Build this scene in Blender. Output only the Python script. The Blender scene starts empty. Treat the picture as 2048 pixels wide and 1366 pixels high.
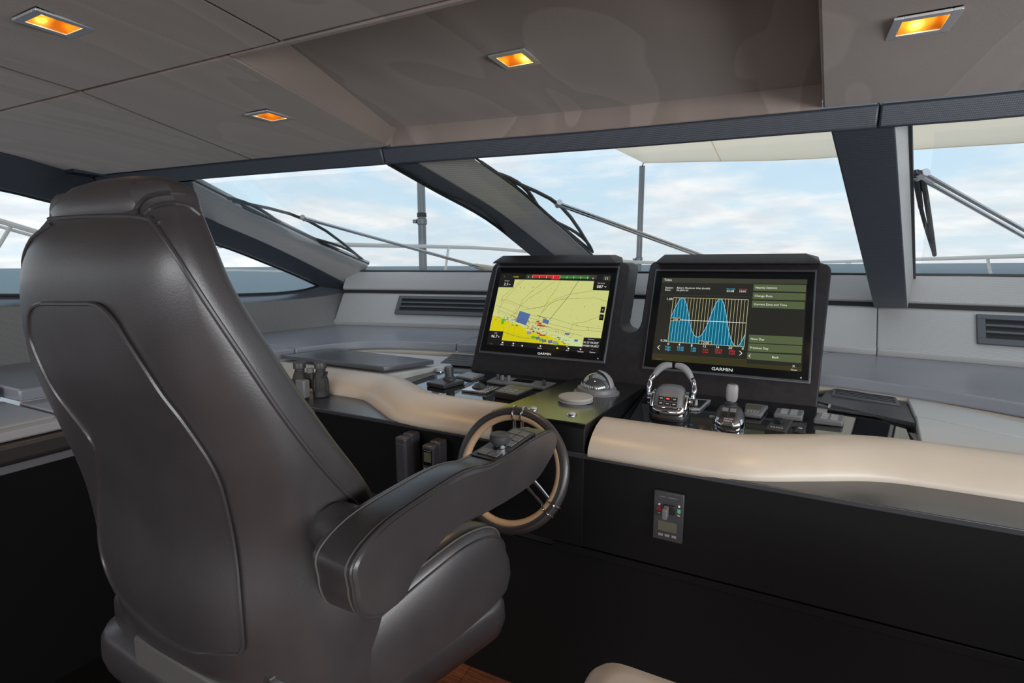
import bpy, bmesh, math, random
from mathutils import Vector, Matrix
from mathutils.bvhtree import BVHTree
random.seed(7)
SC = bpy.context.scene
COL = SC.collection

# ------------------------------------------------------------------ camera
F = 1050.0; YAW = math.radians(27.2); PITCH = math.atan(155 / 1050)
EYE = Vector((0, 0, 1.46))
FW = Vector((-math.sin(YAW) * math.cos(PITCH), math.cos(YAW) * math.cos(PITCH), -math.sin(PITCH)))
RT = Vector((math.cos(YAW), math.sin(YAW), 0)); UP = RT.cross(FW)
cd = bpy.data.cameras.new('camera'); cam = bpy.data.objects.new('camera', cd); COL.objects.link(cam)
cd.sensor_width = 36; cd.lens = F / 2048 * 36; cd.clip_start = .02; cd.clip_end = 60000
cam.matrix_world = Matrix(((RT.x, UP.x, -FW.x, EYE.x), (RT.y, UP.y, -FW.y, EYE.y), (RT.z, UP.z, -FW.z, EYE.z), (0, 0, 0, 1)))
SC.camera = cam

# ------------------------------------------------------------------ exposure
SC.view_settings.view_transform = 'Standard'; SC.view_settings.look = 'None'
SC.view_settings.gamma = 1; SC.view_settings.use_curve_mapping = False
SC.view_settings.exposure = 0.2

# ------------------------------------------------------------------ sky (the same hazy, cloudy sky all round)
W = bpy.data.worlds.new('sky'); SC.world = W; W.use_nodes = True
nt = W.node_tree; nt.nodes.clear()
def wn(t, **k):
    n = nt.nodes.new(t)
    for a, b in k.items(): setattr(n, a, b)
    return n
L = nt.links.new
tc = wn('ShaderNodeTexCoord'); sp = wn('ShaderNodeSeparateXYZ'); L(tc.outputs['Generated'], sp.inputs[0])
def wm_(op, a, b=None, clamp=False):
    n = wn('ShaderNodeMath', operation=op, use_clamp=clamp)
    for i, v in enumerate((a, b)):
        if v is None: continue
        if isinstance(v, (int, float)): n.inputs[i].default_value = v
        else: L(v, n.inputs[i])
    return n.outputs[0]
zc = wm_('MAXIMUM', sp.outputs[2], 0.0)
den = wm_('ADD', zc, 0.16)
cx = wm_('DIVIDE', sp.outputs[0], den); cy = wm_('DIVIDE', sp.outputs[1], den)
cmb = wn('ShaderNodeCombineXYZ'); L(cx, cmb.inputs[0]); L(cy, cmb.inputs[1])
cmb.inputs[2].default_value = 3.1
nz = wn('ShaderNodeTexNoise'); nz.inputs['Scale'].default_value = 1.15; nz.inputs['Detail'].default_value = 9; nz.inputs['Roughness'].default_value = .58
nz.inputs['Distortion'].default_value = .25
L(cmb.outputs[0], nz.inputs['Vector'])
grad = wn('ShaderNodeValToRGB'); L(zc, grad.inputs[0])
e = grad.color_ramp.elements
e[0].position = 0; e[0].color = (.70, .79, .84, 1); e[1].position = 1; e[1].color = (.25, .45, .70, 1)
x = e.new(.10); x.color = (.56, .74, .86, 1); x = e.new(.30); x.color = (.40, .61, .80, 1)
cr = wn('ShaderNodeValToRGB'); L(nz.outputs[0], cr.inputs[0])
e = cr.color_ramp.elements; e[0].position = .42; e[0].color = (.12, .12, .12, 1); e[1].position = .58; e[1].color = (1, 1, 1, 1)
nz2 = wn('ShaderNodeTexNoise'); nz2.inputs['Scale'].default_value = 2.6; nz2.inputs['Detail'].default_value = 6
L(cmb.outputs[0], nz2.inputs['Vector'])
ccol = wn('ShaderNodeValToRGB'); L(nz2.outputs[0], ccol.inputs[0])
e = ccol.color_ramp.elements; e[0].position = .38; e[0].color = (.72, .75, .78, 1); e[1].position = .62; e[1].color = (.95, .93, .90, 1)
mx = wn('ShaderNodeMix', data_type='RGBA')
cf = wm_('MULTIPLY', cr.outputs[0], .85); L(cf, mx.inputs[0]); L(grad.outputs[0], mx.inputs[6]); L(ccol.outputs[0], mx.inputs[7])
bg = wn('ShaderNodeBackground'); L(mx.outputs[2], bg.inputs[0]); bg.inputs[1].default_value = 1.02
wo = wn('ShaderNodeOutputWorld'); L(bg.outputs[0], wo.inputs[0])

# ------------------------------------------------------------------ area lamps added in the unseen openings to brighten the cabin
def area(name, loc, target, sx, sy, power, col=(1, 1, 1)):
    d = bpy.data.lights.new(name, 'AREA'); d.shape = 'RECTANGLE'; d.size = sx; d.size_y = sy; d.energy = power; d.color = col
    o = bpy.data.objects.new(name, d); COL.objects.link(o); o.location = loc
    o.rotation_euler = (Vector(target) - Vector(loc)).to_track_quat('-Z', 'Y').to_euler()
    return o
area('aft_door_fill', (-.7, -4.05, 1.62), (-.7, 0, 1.45), 4.4, .95, 80, (.97, .98, 1))  # fill lamp standing in for daylight from the unseen aft door
area('starboard_window_fill', (2.05, -.6, 1.5), (-1, -.3, 1.3), 4.2, .75, 95, (.95, .98, 1))  # fill lamp added at the unseen starboard window, lifts the interior

# ------------------------------------------------------------------ point helpers
def ray(x, y): return FW * F + RT * (x - 1024) - UP * (y - 683)
def U(x, y, X=None, Y=None, Z=None):
    """point seen at (x, y) that lies on a plane X=, Y= or Z="""
    d = ray(x, y)
    t = (X - EYE.x) / d.x if X is not None else (Y - EYE.y) / d.y if Y is not None else (Z - EYE.z) / d.z
    return EYE + d * t
def Upl(x, y, p0, n):
    d = ray(x, y); n = Vector(n); return EYE + d * ((Vector(p0) - EYE).dot(n) / d.dot(n))
def pix(p):
    v = Vector(p) - EYE; z = v.dot(FW); return 1024 + F * v.dot(RT) / z, 683 - F * v.dot(UP) / z

# ------------------------------------------------------------------ mesh helpers
class MB:
    def __init__(s): s.v = []; s.f = []; s.m = []; s.cur = 0
    def add(s, vs, fs):
        o = len(s.v); s.v += [Vector(p) for p in vs]
        for f in fs: s.f.append([i + o for i in f]); s.m.append(s.cur)
        return s
    def box(s, c, h, M=None):
        vs = [Vector((c[0] + a * h[0], c[1] + b * h[1], c[2] + d * h[2])) for a in (-1, 1) for b in (-1, 1) for d in (-1, 1)]
        if M: vs = [M @ p for p in vs]
        return s.add(vs, [(0, 1, 3, 2), (4, 6, 7, 5), (0, 4, 5, 1), (2, 3, 7, 6), (0, 2, 6, 4), (1, 5, 7, 3)])
    def prism(s, pts, ex):
        n = len(pts); ex = Vector(ex); vs = [Vector(p) for p in pts] + [Vector(p) + ex for p in pts]
        return s.add(vs, [list(range(n))[::-1], list(range(n, 2 * n))] + [(i, (i + 1) % n, n + (i + 1) % n, n + i) for i in range(n)])
    def loft(s, rings, close=True, caps=True):
        n = len(rings[0]); vs = [p for r in rings for p in r]; fs = []
        for k in range(len(rings) - 1):
            for i in range(n if close else n - 1):
                j = (i + 1) % n; fs.append((k * n + i, k * n + j, (k + 1) * n + j, (k + 1) * n + i))
        if caps and close: fs += [list(range(n))[::-1], list(range((len(rings) - 1) * n, len(rings) * n))]
        return s.add(vs, fs)
    def tube(s, pts, r, n=8, caps=True):
        pts = [Vector(p) for p in pts]; rings = []; t0 = None
        for i, p in enumerate(pts):
            t = (pts[min(i + 1, len(pts) - 1)] - pts[max(i - 1, 0)])
            t = t.normalized() if t.length > 1e-9 else Vector((0, 0, 1))
            if t0 is None:
                a = t.orthogonal().normalized()
            else:
                a = (a - t * a.dot(t)); a = a.normalized() if a.length > 1e-6 else t.orthogonal().normalized()
            t0 = t; b = t.cross(a); rr = r[i] if isinstance(r, (list, tuple)) else r
            rings.append([p + (a * math.cos(q) + b * math.sin(q)) * rr for q in [2 * math.pi * k / n for k in range(n)]])
        return s.loft(rings, True, caps)
    def lathe(s, c, prof, n=24, ax=None):
        """prof: (radius, height) list around axis ax through c"""
        ax = Vector(ax or (0, 0, 1)).normalized(); a = ax.orthogonal().normalized(); b = ax.cross(a); c = Vector(c)
        return s.loft([[c + ax * h + (a * math.cos(q) + b * math.sin(q)) * max(r, 1e-5) for q in [2 * math.pi * k / n for k in range(n)]] for r, h in prof], True, True)
    def xf(s, M):
        s.v = [M @ p for p in s.v]; return s
def wmat(o):
    m = Matrix.Identity(4)
    while o is not None:
        m = (o.matrix_parent_inverse @ o.matrix_basis if o.parent else o.matrix_basis) @ m; o = o.parent
    return m
def obj(name, mb, mat, parent=None, bevel=0, seg=2, ang=35, sub=0, flat=False):
    me = bpy.data.meshes.new(name); me.from_pydata([tuple(p) for p in mb.v], [], mb.f)
    mats = mat if isinstance(mat, (list, tuple)) else [mat]
    for m in mats: me.materials.append(MAT[m])
    if len(mats) > 1: me.polygons.foreach_set('material_index', mb.m)
    bm = bmesh.new(); bm.from_mesh(me)
    if not flat: bmesh.ops.recalc_face_normals(bm, faces=bm.faces[:])
    bm.to_mesh(me); bm.free()
    if not flat:
        me.polygons.foreach_set('use_smooth', [True] * len(me.polygons)); me.set_sharp_from_angle(angle=math.radians(ang))
    o = bpy.data.objects.new(name, me); COL.objects.link(o)
    if parent is not None:
        o.parent = parent; o.matrix_parent_inverse = wmat(parent).inverted()
    if bevel:
        b = o.modifiers.new('bevel', 'BEVEL'); b.width = bevel; b.segments = seg; b.limit_method = 'ANGLE'; b.angle_limit = math.radians(30); b.harden_normals = False
        me.polygons.foreach_set('use_smooth', [True] * len(me.polygons)); me.set_sharp_from_angle(angle=math.radians(70))
    if sub:
        b = o.modifiers.new('sub', 'SUBSURF'); b.levels = sub; b.render_levels = sub
    return o
def tag(o, label, cat, group=None, kind=None):
    if label: o['label'] = label
    if cat: o['category'] = cat
    if group: o['group'] = group
    if kind: o['kind'] = kind
    return o
def thing(name, loc, label, cat, group=None):
    o = bpy.data.objects.new(name, None); COL.objects.link(o); o.location = loc; o.empty_display_size = .05
    return tag(o, label, cat, group)
def struct(name, mb=None, mat=None, loc=(0, 0, 0), label=None, cat=None, **k):
    if mb is None:
        o = bpy.data.objects.new(name, None); COL.objects.link(o); o.location = loc
    else: o = obj(name, mb, mat, **k)
    tag(o, label, cat, kind='structure'); return o
def cat_rom(P, n=8):
    """smooth curve through points"""
    P = [Vector(p) for p in P]; out = []
    for i in range(len(P) - 1):
        a = P[max(i - 1, 0)]; b = P[i]; c = P[i + 1]; d = P[min(i + 2, len(P) - 1)]
        for k in range(n):
            t = k / n
            out.append(.5 * ((2 * b) + (c - a) * t + (2 * a - 5 * b + 4 * c - d) * t * t + (3 * b - a - 3 * c + d) * t ** 3))
    out.append(P[-1]); return out
def lerp(t, tab):
    if t <= tab[0][0]: return tab[0][1]
    for (a, b), (c, d) in zip(tab, tab[1:]):
        if t <= c: return b + (d - b) * (t - a) / (c - a)
    return tab[-1][1]
def smooth(t, tab):
    """Catmull-Rom through a table"""
    n = len(tab)
    if t <= tab[0][0]: return tab[0][1]
    if t >= tab[-1][0]: return tab[-1][1]
    for i in range(n - 1):
        if t <= tab[i + 1][0]:
            x0, y0 = tab[i]; x1, y1 = tab[i + 1]; h = x1 - x0
            m0 = (tab[i + 1][1] - tab[i - 1][1]) / (tab[i + 1][0] - tab[i - 1][0]) if i else (y1 - y0) / h
            m1 = (tab[i + 2][1] - tab[i][1]) / (tab[i + 2][0] - tab[i][0]) if i + 2 < n else (y1 - y0) / h
            s = (t - x0) / h
            return (2 * s ** 3 - 3 * s * s + 1) * y0 + (s ** 3 - 2 * s * s + s) * h * m0 + (-2 * s ** 3 + 3 * s * s) * y1 + (s ** 3 - s * s) * h * m1

# ------------------------------------------------------------------ materials
MAT = {}
def mat(name, col, rough=.5, metal=0, spec=.5, bump=None, vary=None, emit=None, coat=0, sheen=0):
    """bump=(kind, scale, strength, distance); vary=(scale, amount)"""
    m = bpy.data.materials.new(name); m.use_nodes = True; t = m.node_tree; b = t.nodes['Principled BSDF']
    c = tuple(col) + (1,)
    b.inputs['Base Color'].default_value = c; b.inputs['Roughness'].default_value = rough; b.inputs['Metallic'].default_value = metal
    b.inputs['Specular IOR Level'].default_value = spec; b.inputs['Coat Weight'].default_value = coat; b.inputs['Coat Roughness'].default_value = .05
    b.inputs['Sheen Weight'].default_value = sheen
    if emit: b.inputs['Emission Color'].default_value = tuple(emit[:3]) + (1,); b.inputs['Emission Strength'].default_value = emit[3]
    tcn = t.nodes.new('ShaderNodeTexCoord')
    if vary:
        n = t.nodes.new('ShaderNodeTexNoise'); n.inputs['Scale'].default_value = vary[0]; n.inputs['Detail'].default_value = 5
        t.links.new(tcn.outputs['Object'], n.inputs['Vector'])
        r = t.nodes.new('ShaderNodeValToRGB'); t.links.new(n.outputs[0], r.inputs[0])
        r.color_ramp.elements[0].position = .3; r.color_ramp.elements[1].position = .7
        r.color_ramp.elements[0].color = tuple(v * (1 - vary[1]) for v in col) + (1,); r.color_ramp.elements[1].color = tuple(v * (1 + vary[1]) for v in col) + (1,)
        t.links.new(r.outputs[0], b.inputs['Base Color'])
    if bump:
        k, scl, st, dist = bump
        if k == 'noise':
            n = t.nodes.new('ShaderNodeTexNoise'); n.inputs['Scale'].default_value = scl; n.inputs['Detail'].default_value = 4
        elif k == 'voronoi':
            n = t.nodes.new('ShaderNodeTexVoronoi'); n.inputs['Scale'].default_value = scl
        t.links.new(tcn.outputs['Object'], n.inputs['Vector'])
        bp = t.nodes.new('ShaderNodeBump'); bp.inputs['Strength'].default_value = st; bp.inputs['Distance'].default_value = dist
        t.links.new(n.outputs[0], bp.inputs['Height']); t.links.new(bp.outputs[0], b.inputs['Normal'])
    MAT[name] = m; return m
def weave(name, c1, c2, rough, scale):
    """fine dotted carbon-look vinyl"""
    m = mat(name, c1, rough); t = m.node_tree; b = t.nodes['Principled BSDF']
    tcn = t.nodes.new('ShaderNodeTexCoord'); sp = t.nodes.new('ShaderNodeSeparateXYZ'); t.links.new(tcn.outputs['Object'], sp.inputs[0])
    def mm(op, a, bb=None):
        n = t.nodes.new('ShaderNodeMath'); n.operation = op
        for i, v in enumerate((a, bb)):
            if v is None: continue
            if isinstance(v, (int, float)): n.inputs[i].default_value = v
            else: t.links.new(v, n.inputs[i])
        return n.outputs[0]
    xy = mm('ADD', sp.outputs[0], mm('MULTIPLY', sp.outputs[1], .83))
    s1 = mm('SINE', mm('MULTIPLY', mm('ADD', xy, sp.outputs[2]), scale)); s2 = mm('SINE', mm('MULTIPLY', mm('SUBTRACT', xy, sp.outputs[2]), scale))
    h = mm('ADD', mm('MULTIPLY', mm('MULTIPLY', s1, s2), .5), .5)
    mx = t.nodes.new('ShaderNodeMix'); mx.data_type = 'RGBA'; t.links.new(h, mx.inputs[0]); mx.inputs[6].default_value = tuple(c2) + (1,); mx.inputs[7].default_value = tuple(c1) + (1,)
    t.links.new(mx.outputs[2], b.inputs['Base Color'])
    bp = t.nodes.new('ShaderNodeBump'); bp.inputs['Strength'].default_value = .25; bp.inputs['Distance'].default_value = .001
    t.links.new(h, bp.inputs['Height']); t.links.new(bp.outputs[0], b.inputs['Normal'])
mat('leather', (.034, .029, .0305), .34, spec=.7, bump=('noise', 420, .10, .0012), vary=(14, .12))
mat('leather_panel', (.030, .026, .028), .40, spec=.6, bump=('noise', 420, .12, .0012), vary=(14, .12))
mat('leather_bar', (.075, .068, .066), .5, bump=('noise', 420, .12, .0012))
m = mat('compass_glass', (.05, .055, .06), .03, spec=1.0, coat=1.0)
mat('thread', (.085, .078, .072), .6)
mat('shelf_leather', (.23, .235, .265), .30, spec=.6, bump=('voronoi', 500, .08, .0006), vary=(5, .06))
mat('side_leather', (.36, .36, .385), .36, bump=('voronoi', 500, .08, .0006), vary=(5, .06))
mat('cream_leather', (.50, .44, .37), .34, spec=.4, bump=('noise', 300, .06, .0008), vary=(6, .05))
mat('beige_leather', (.45, .30, .18), .5, bump=('noise', 300, .08, .0008))
mat('companion_leather', (.52, .43, .36), .5, bump=('noise', 300, .08, .0008))
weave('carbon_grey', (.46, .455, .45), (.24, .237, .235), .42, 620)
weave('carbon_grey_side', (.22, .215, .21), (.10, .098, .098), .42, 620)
weave('carbon_navy', (.046, .054, .070), (.022, .027, .036), .40, 620)
mat('navy_trim', (.022, .028, .042), .45)
mat('black_gap', (.004, .004, .005), .6)
mat('gasket', (.006, .006, .007), .45)
mat('sill_gloss', (.10, .11, .13), .2, spec=.9)
mat('satin_black', (.005, .005, .0055), .42, spec=.22, bump=('noise', 900, .05, .0004))
mat('ledge_black', (.034, .036, .042), .26, spec=.8, bump=('noise', 260, .03, .0005))
m = mat('pedestal_black', (.010, .010, .011), .20, spec=.7, bump=('noise', 30, .02, .001)); m.node_tree.nodes['Principled BSDF'].inputs['IOR'].default_value = 2.0
mat('housing_black', (.016, .0135, .0145), .50, spec=.35, vary=(40, .25))
mat('housing_side', (.050, .052, .058), .42)
mat('bezel', (.006, .006, .007), .12, spec=.5)
mat('bezel_edge', (.09, .09, .10), .35, metal=.4)
mat('plastic_dark', (.042, .042, .046), .40)
mat('plastic_grey', (.15, .15, .16), .42)
mat('plastic_mid', (.27, .27, .28), .42)
mat('plastic_light', (.42, .42, .42), .45)
mat('key_black', (.010, .010, .011), .35)
mat('pad_grey', (.36, .34, .33), .5, bump=('noise', 600, .1, .0005))
mat('white_paint', (.75, .74, .72), .35)
mat('rubber', (.025, .026, .028), .6)
mat('radio_plastic', (.046, .045, .053), .25)
mat('chrome', (.62, .62, .64), .06, metal=1)
mat('steel', (.55, .55, .55), .22, metal=1)
mat('steel_dull', (.22, .23, .24), .35, metal=.8)
mat('silver', (.62, .63, .66), .35, metal=.7)
mat('rail_steel', (.62, .60, .56), .25, metal=0)
mat('grille', (.07, .075, .085), .35, spec=.5)
mat('lid_grey', (.52, .52, .51), .38)
mat('lid_dark', (.085, .09, .10), .22, spec=.8)
mat('print_white', (.75, .75, .75), .6)
mat('print_red', (.55, .02, .02), .5)
mat('print_green', (.10, .45, .22), .5)
mat('led_red', (.5, .02, .02), .4, emit=(1, .05, .03, 2.5))
mat('lcd', (.11, .105, .07), .25)
mat('gold', (.50, .25, .05), .3, metal=.9)
mat('lamp_lens', (.9, .7, .4), .3, emit=(1, .66, .18, 3.4))
mat('lamp_core', (1, .9, .7), .3, emit=(1, .85, .5, 30))
mat('deck_white', (.72, .72, .70), .5)
mat('hull_interior', (.30, .27, .24), .7)
mat('boat_white', (.85, .85, .85), .5)
mat('wire', (.02, .02, .02), .5)
mat('compass_card', (.02, .02, .02), .3)
# suede with brushed nap
m = mat('suede', (.17, .145, .13), .95, spec=.08, sheen=.25); t = m.node_tree; b = t.nodes['Principled BSDF']
tcn = t.nodes.new('ShaderNodeTexCoord'); mp = t.nodes.new('ShaderNodeMapping'); mp.inputs['Rotation'].default_value = (0, 0, .35); mp.inputs['Scale'].default_value = (2.6, .85, 1)
t.links.new(tcn.outputs['Object'], mp.inputs[0])
n1 = t.nodes.new('ShaderNodeTexNoise'); n1.inputs['Scale'].default_value = 1.25; n1.inputs['Detail'].default_value = 1.2; n1.inputs['Distortion'].default_value = .9
t.links.new(mp.outputs[0], n1.inputs['Vector'])
wv = t.nodes.new('ShaderNodeMath'); wv.operation = 'MULTIPLY'; wv.inputs[1].default_value = 4.0; t.links.new(n1.outputs[0], wv.inputs[0])
fr = t.nodes.new('ShaderNodeMath'); fr.operation = 'FRACT'; t.links.new(wv.outputs[0], fr.inputs[0])
r = t.nodes.new('ShaderNodeValToRGB'); t.links.new(fr.outputs[0], r.inputs[0])
e = r.color_ramp.elements; e[0].position = 0; e[0].color = (.212, .168, .146, 1); e[1].position = 1; e[1].color = (.210, .166, .144, 1)
x = e.new(.05); x.color = (.266, .214, .187, 1); x = e.new(.55); x.color = (.229, .182, .158, 1)
n2 = t.nodes.new('ShaderNodeTexNoise'); n2.inputs['Scale'].default_value = 260; n2.inputs['Detail'].default_value = 3; t.links.new(tcn.outputs['Object'], n2.inputs['Vector'])
bp = t.nodes.new('ShaderNodeBump'); bp.inputs['Strength'].default_value = .25; bp.inputs['Distance'].default_value = .0012
t.links.new(n2.outputs[0], bp.inputs['Height']); t.links.new(bp.outputs[0], b.inputs['Normal']); t.links.new(r.outputs[0], b.inputs['Base Color'])
# polished granite
m = mat('granite', (.006, .006, .007), .04, spec=.6); t = m.node_tree; b = t.nodes['Principled BSDF']; b.inputs['IOR'].default_value = 2.6
tcn = t.nodes.new('ShaderNodeTexCoord'); v = t.nodes.new('ShaderNodeTexVoronoi'); v.inputs['Scale'].default_value = 130; t.links.new(tcn.outputs['Object'], v.inputs['Vector'])
r = t.nodes.new('ShaderNodeValToRGB'); t.links.new(v.outputs['Distance'], r.inputs[0]); e = r.color_ramp.elements
e[0].position = .10; e[0].color = (.09, .09, .10, 1); e[1].position = .22; e[1].color = (.006, .006, .007, 1)
t.links.new(r.outputs[0], b.inputs['Base Color'])
# wood floor
m = mat('wood', (.16, .06, .03), .4); t = m.node_tree; b = t.nodes['Principled BSDF']
tcn = t.nodes.new('ShaderNodeTexCoord'); mp = t.nodes.new('ShaderNodeMapping'); mp.inputs['Scale'].default_value = (3, 60, 1); t.links.new(tcn.outputs['Object'], mp.inputs[0])
n1 = t.nodes.new('ShaderNodeTexNoise'); n1.inputs['Scale'].default_value = 3; n1.inputs['Detail'].default_value = 5; t.links.new(mp.outputs[0], n1.inputs['Vector'])
r = t.nodes.new('ShaderNodeValToRGB'); t.links.new(n1.outputs[0], r.inputs[0]); e = r.color_ramp.elements
e[0].position = .3; e[0].color = (.07, .024, .014, 1); e[1].position = .7; e[1].color = (.24, .085, .042, 1); t.links.new(r.outputs[0], b.inputs['Base Color'])
# window glass: lets the daylight through, mirrors a little
m = mat('glass', (1, 1, 1), 0); t = m.node_tree; t.nodes.clear()
o_ = t.nodes.new('ShaderNodeOutputMaterial'); tr = t.nodes.new('ShaderNodeBsdfTransparent'); tr.inputs[0].default_value = (.985, .995, 1, 1)
gl = t.nodes.new('ShaderNodeBsdfGlossy'); gl.inputs['Roughness'].default_value = 0.0; lw = t.nodes.new('ShaderNodeLayerWeight'); pw_ = t.nodes.new('ShaderNodeMath'); pw_.operation = 'POWER'; pw_.inputs[1].default_value = 4; t.links.new(lw.outputs['Facing'], pw_.inputs[0]); fz = t.nodes.new('ShaderNodeMath'); fz.operation = 'MULTIPLY_ADD'; fz.inputs[1].default_value = .25; fz.inputs[2].default_value = .01; t.links.new(pw_.outputs[0], fz.inputs[0])
mxs = t.nodes.new('ShaderNodeMixShader'); t.links.new(fz.outputs[0], mxs.inputs[0]); t.links.new(tr.outputs[0], mxs.inputs[1]); t.links.new(gl.outputs[0], mxs.inputs[2]); t.links.new(mxs.outputs[0], o_.inputs[0])
# canvas awning: daylight glows through the cloth
m = mat('canvas', (.80, .74, .64), .8); t = m.node_tree; t.nodes.clear()
o_ = t.nodes.new('ShaderNodeOutputMaterial'); df = t.nodes.new('ShaderNodeBsdfDiffuse'); df.inputs[0].default_value = (.86, .82, .75, 1)
tl = t.nodes.new('ShaderNodeBsdfTranslucent'); tl.inputs[0].default_value = (.97, .90, .79, 1)
mxs = t.nodes.new('ShaderNodeMixShader'); mxs.inputs[0].default_value = .85; t.links.new(df.outputs[0], mxs.inputs[1]); t.links.new(tl.outputs[0], mxs.inputs[2]); t.links.new(mxs.outputs[0], o_.inputs[0])
# sea
m = mat('sea', (.155, .22, .245), .55, spec=.18); t = m.node_tree; b = t.nodes['Principled BSDF']
tcn = t.nodes.new('ShaderNodeTexCoord'); mp = t.nodes.new('ShaderNodeMapping'); mp.inputs['Scale'].default_value = (.35, .6, 1); t.links.new(tcn.outputs['Object'], mp.inputs[0])
n1 = t.nodes.new('ShaderNodeTexNoise'); n1.inputs['Scale'].default_value = 1.0; n1.inputs['Detail'].default_value = 8; n1.inputs['Roughness'].default_value = .6; t.links.new(mp.outputs[0], n1.inputs['Vector'])
bp = t.nodes.new('ShaderNodeBump'); bp.inputs['Strength'].default_value = 1.0; bp.inputs['Distance'].default_value = .9
t.links.new(n1.outputs[0], bp.inputs['Height']); t.links.new(bp.outputs[0], b.inputs['Normal'])
def emis(name, col, s=1.0):
    m = mat(name, (0, 0, 0), .25, emit=tuple(col) + (s,)); return m

# ================================================================== STRUCTURE
CL = -.66                                                      # the boat's centreline
def cz(Y): return 1.96 - .07 * (Y - .9)                        # headliner slopes down towards the bow
def onceil(x, y, dz=0): return Upl(x, y, (0, .9, 1.96 + dz), (0, .07, 1))
FE = [(-3.27, 1.523), (-2.137, 1.595), (-1.38, 1.659), (-.528, 1.759), (.066, 1.801), (.508, 1.838), (1.2, 1.82), (1.95, 1.74)]
def fe(X): return lerp(X, FE)                                  # front edge of the headliner

# ---- floor
fl = struct('floor', loc=(0, 0, 0), label='dark reddish wood floor under the helm chair', cat='floor')
mb = MB(); mb.box((-.66, -1.2, -.05), (2.6, 2.9, .045)); obj('subfloor', mb, 'black_gap', fl)
pw = .145; plank = None
for k in range(22):
    xc = -2.3 + pw * k
    for (y0, y1) in ((-1.2, .3), (.3, 1.5)):
        if xc > 1.2 or xc < -1.15: continue
        mb = MB(); mb.box((xc, (y0 + y1) / 2, -.003), (pw / 2 - .0012, (y1 - y0) / 2 - .0012, .005)); obj('plank', mb, 'wood', fl)
mb = MB(); mb.box((-1.85, .15, -.002), (.605, 1.35, .006)); obj('dark_floor', mb, 'satin_black', fl)  # left part of the floor, plain black instead of planks
mb = MB(); mb.box((-.66, -2.6, -.003), (2.5, 1.39, .005)); obj('aft_boards', mb, 'wood', fl)

# ---- headliner
ceil = struct('ceiling', loc=(0, 0, 0), label='brown-grey suede headliner panels with thin dark joints', cat='ceiling')
def panel(name, outline, holes=(), dz=0, mat_='suede', thick=.03, parent=None, bevel=.006):
    bm = bmesh.new(); edges = []
    for loop in [outline] + list(holes):
        vs = [bm.verts.new((p[0], p[1], cz(p[1]) + dz)) for p in loop]
        for i in range(len(vs)): edges.append(bm.edges.new((vs[i], vs[(i + 1) % len(vs)])))
    bmesh.ops.triangle_fill(bm, use_beauty=True, edges=edges)
    r = bmesh.ops.extrude_face_region(bm, geom=bm.faces[:])
    for g in r['geom']:
        if isinstance(g, bmesh.types.BMVert): g.co.z += thick
    bmesh.ops.recalc_face_normals(bm, faces=bm.faces[:])
    me = bpy.data.meshes.new(name); bm.to_mesh(me); bm.free(); me.materials.append(MAT[mat_])
    o = bpy.data.objects.new(name, me); COL.objects.link(o); o.parent = parent or ceil
    if bevel:
        b = o.modifiers.new('bevel', 'BEVEL'); b.width = bevel; b.segments = 3; b.limit_method = 'ANGLE'; b.angle_limit = math.radians(50)
        me.polygons.foreach_set('use_smooth', [True] * len(me.polygons)); me.set_sharp_from_angle(angle=math.radians(70))
    return o
def sm(X): return .937 + .033 * X                              # lateral joint
g = .0025
def sq(c, h): return [(c.x - h, c.y - h), (c.x + h, c.y - h), (c.x + h, c.y + h), (c.x - h, c.y + h)]
HL = .047
L1 = onceil(108, 47); L2 = onceil(540, 232); L3 = onceil(1030, 118, .07); L4 = onceil(1844, 48)
def front(x0, x1, n=6): return [(x0 + (x1 - x0) * i / n, fe(x0 + (x1 - x0) * i / n)) for i in range(n + 1)]
xa0, xa1 = -1.88, -2.10; rl0, rl1 = -1.235, -1.385; rr0, rr1 = -.05, .066
panel('panel', [(-3.10, 1.06), (-2.51, sm(-2.5) + g), (xa0 - g, sm(xa0) + g), (xa1 - g, fe(xa1))][:0] + [(-3.4, sm(-3.4) + g), (xa0 - g, sm(xa0) + g)] + front(xa1 - g, -3.25))
panel('panel', [(xa0 + g, sm(xa0) + g), (rl0, sm(rl0) + g)] + front(rl1, xa1 + g), [sq(L2, HL)])
panel('panel', [(rr0 - .02, -.1), (2.0, -.1)] + front(1.95, rr1), [sq(L4, HL)])
panel('panel', [(-3.4, -.6), (xa0 + .04 - g, -.6), (xa0 - g, sm(xa0) - g), (-3.4, sm(-3.4) - g)])
panel('panel', [(xa0 + .04 + g, -.6), (-1.02 - g, -.6), (-1.055 - g, sm(-1.05) - g), (xa0 + g, sm(xa0) - g)], [sq(L1, HL)])
panel('panel', [(-1.02 + g, -.6), (rr0 - .03, -.6), (rr0 - .02 - g, sm(rr0) - g), (-1.055 + g, sm(-1.05) - g)])
for (x0, x1) in ((-3.4, -1.6), (-1.595, .2), (.205, 2.0)):
    panel('panel', [(x0, -4.2), (x1, -4.2), (x1, -.605 if x0 < 0 else -.105), (x0, -.605 if x0 < 0 else -.105)])
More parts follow.
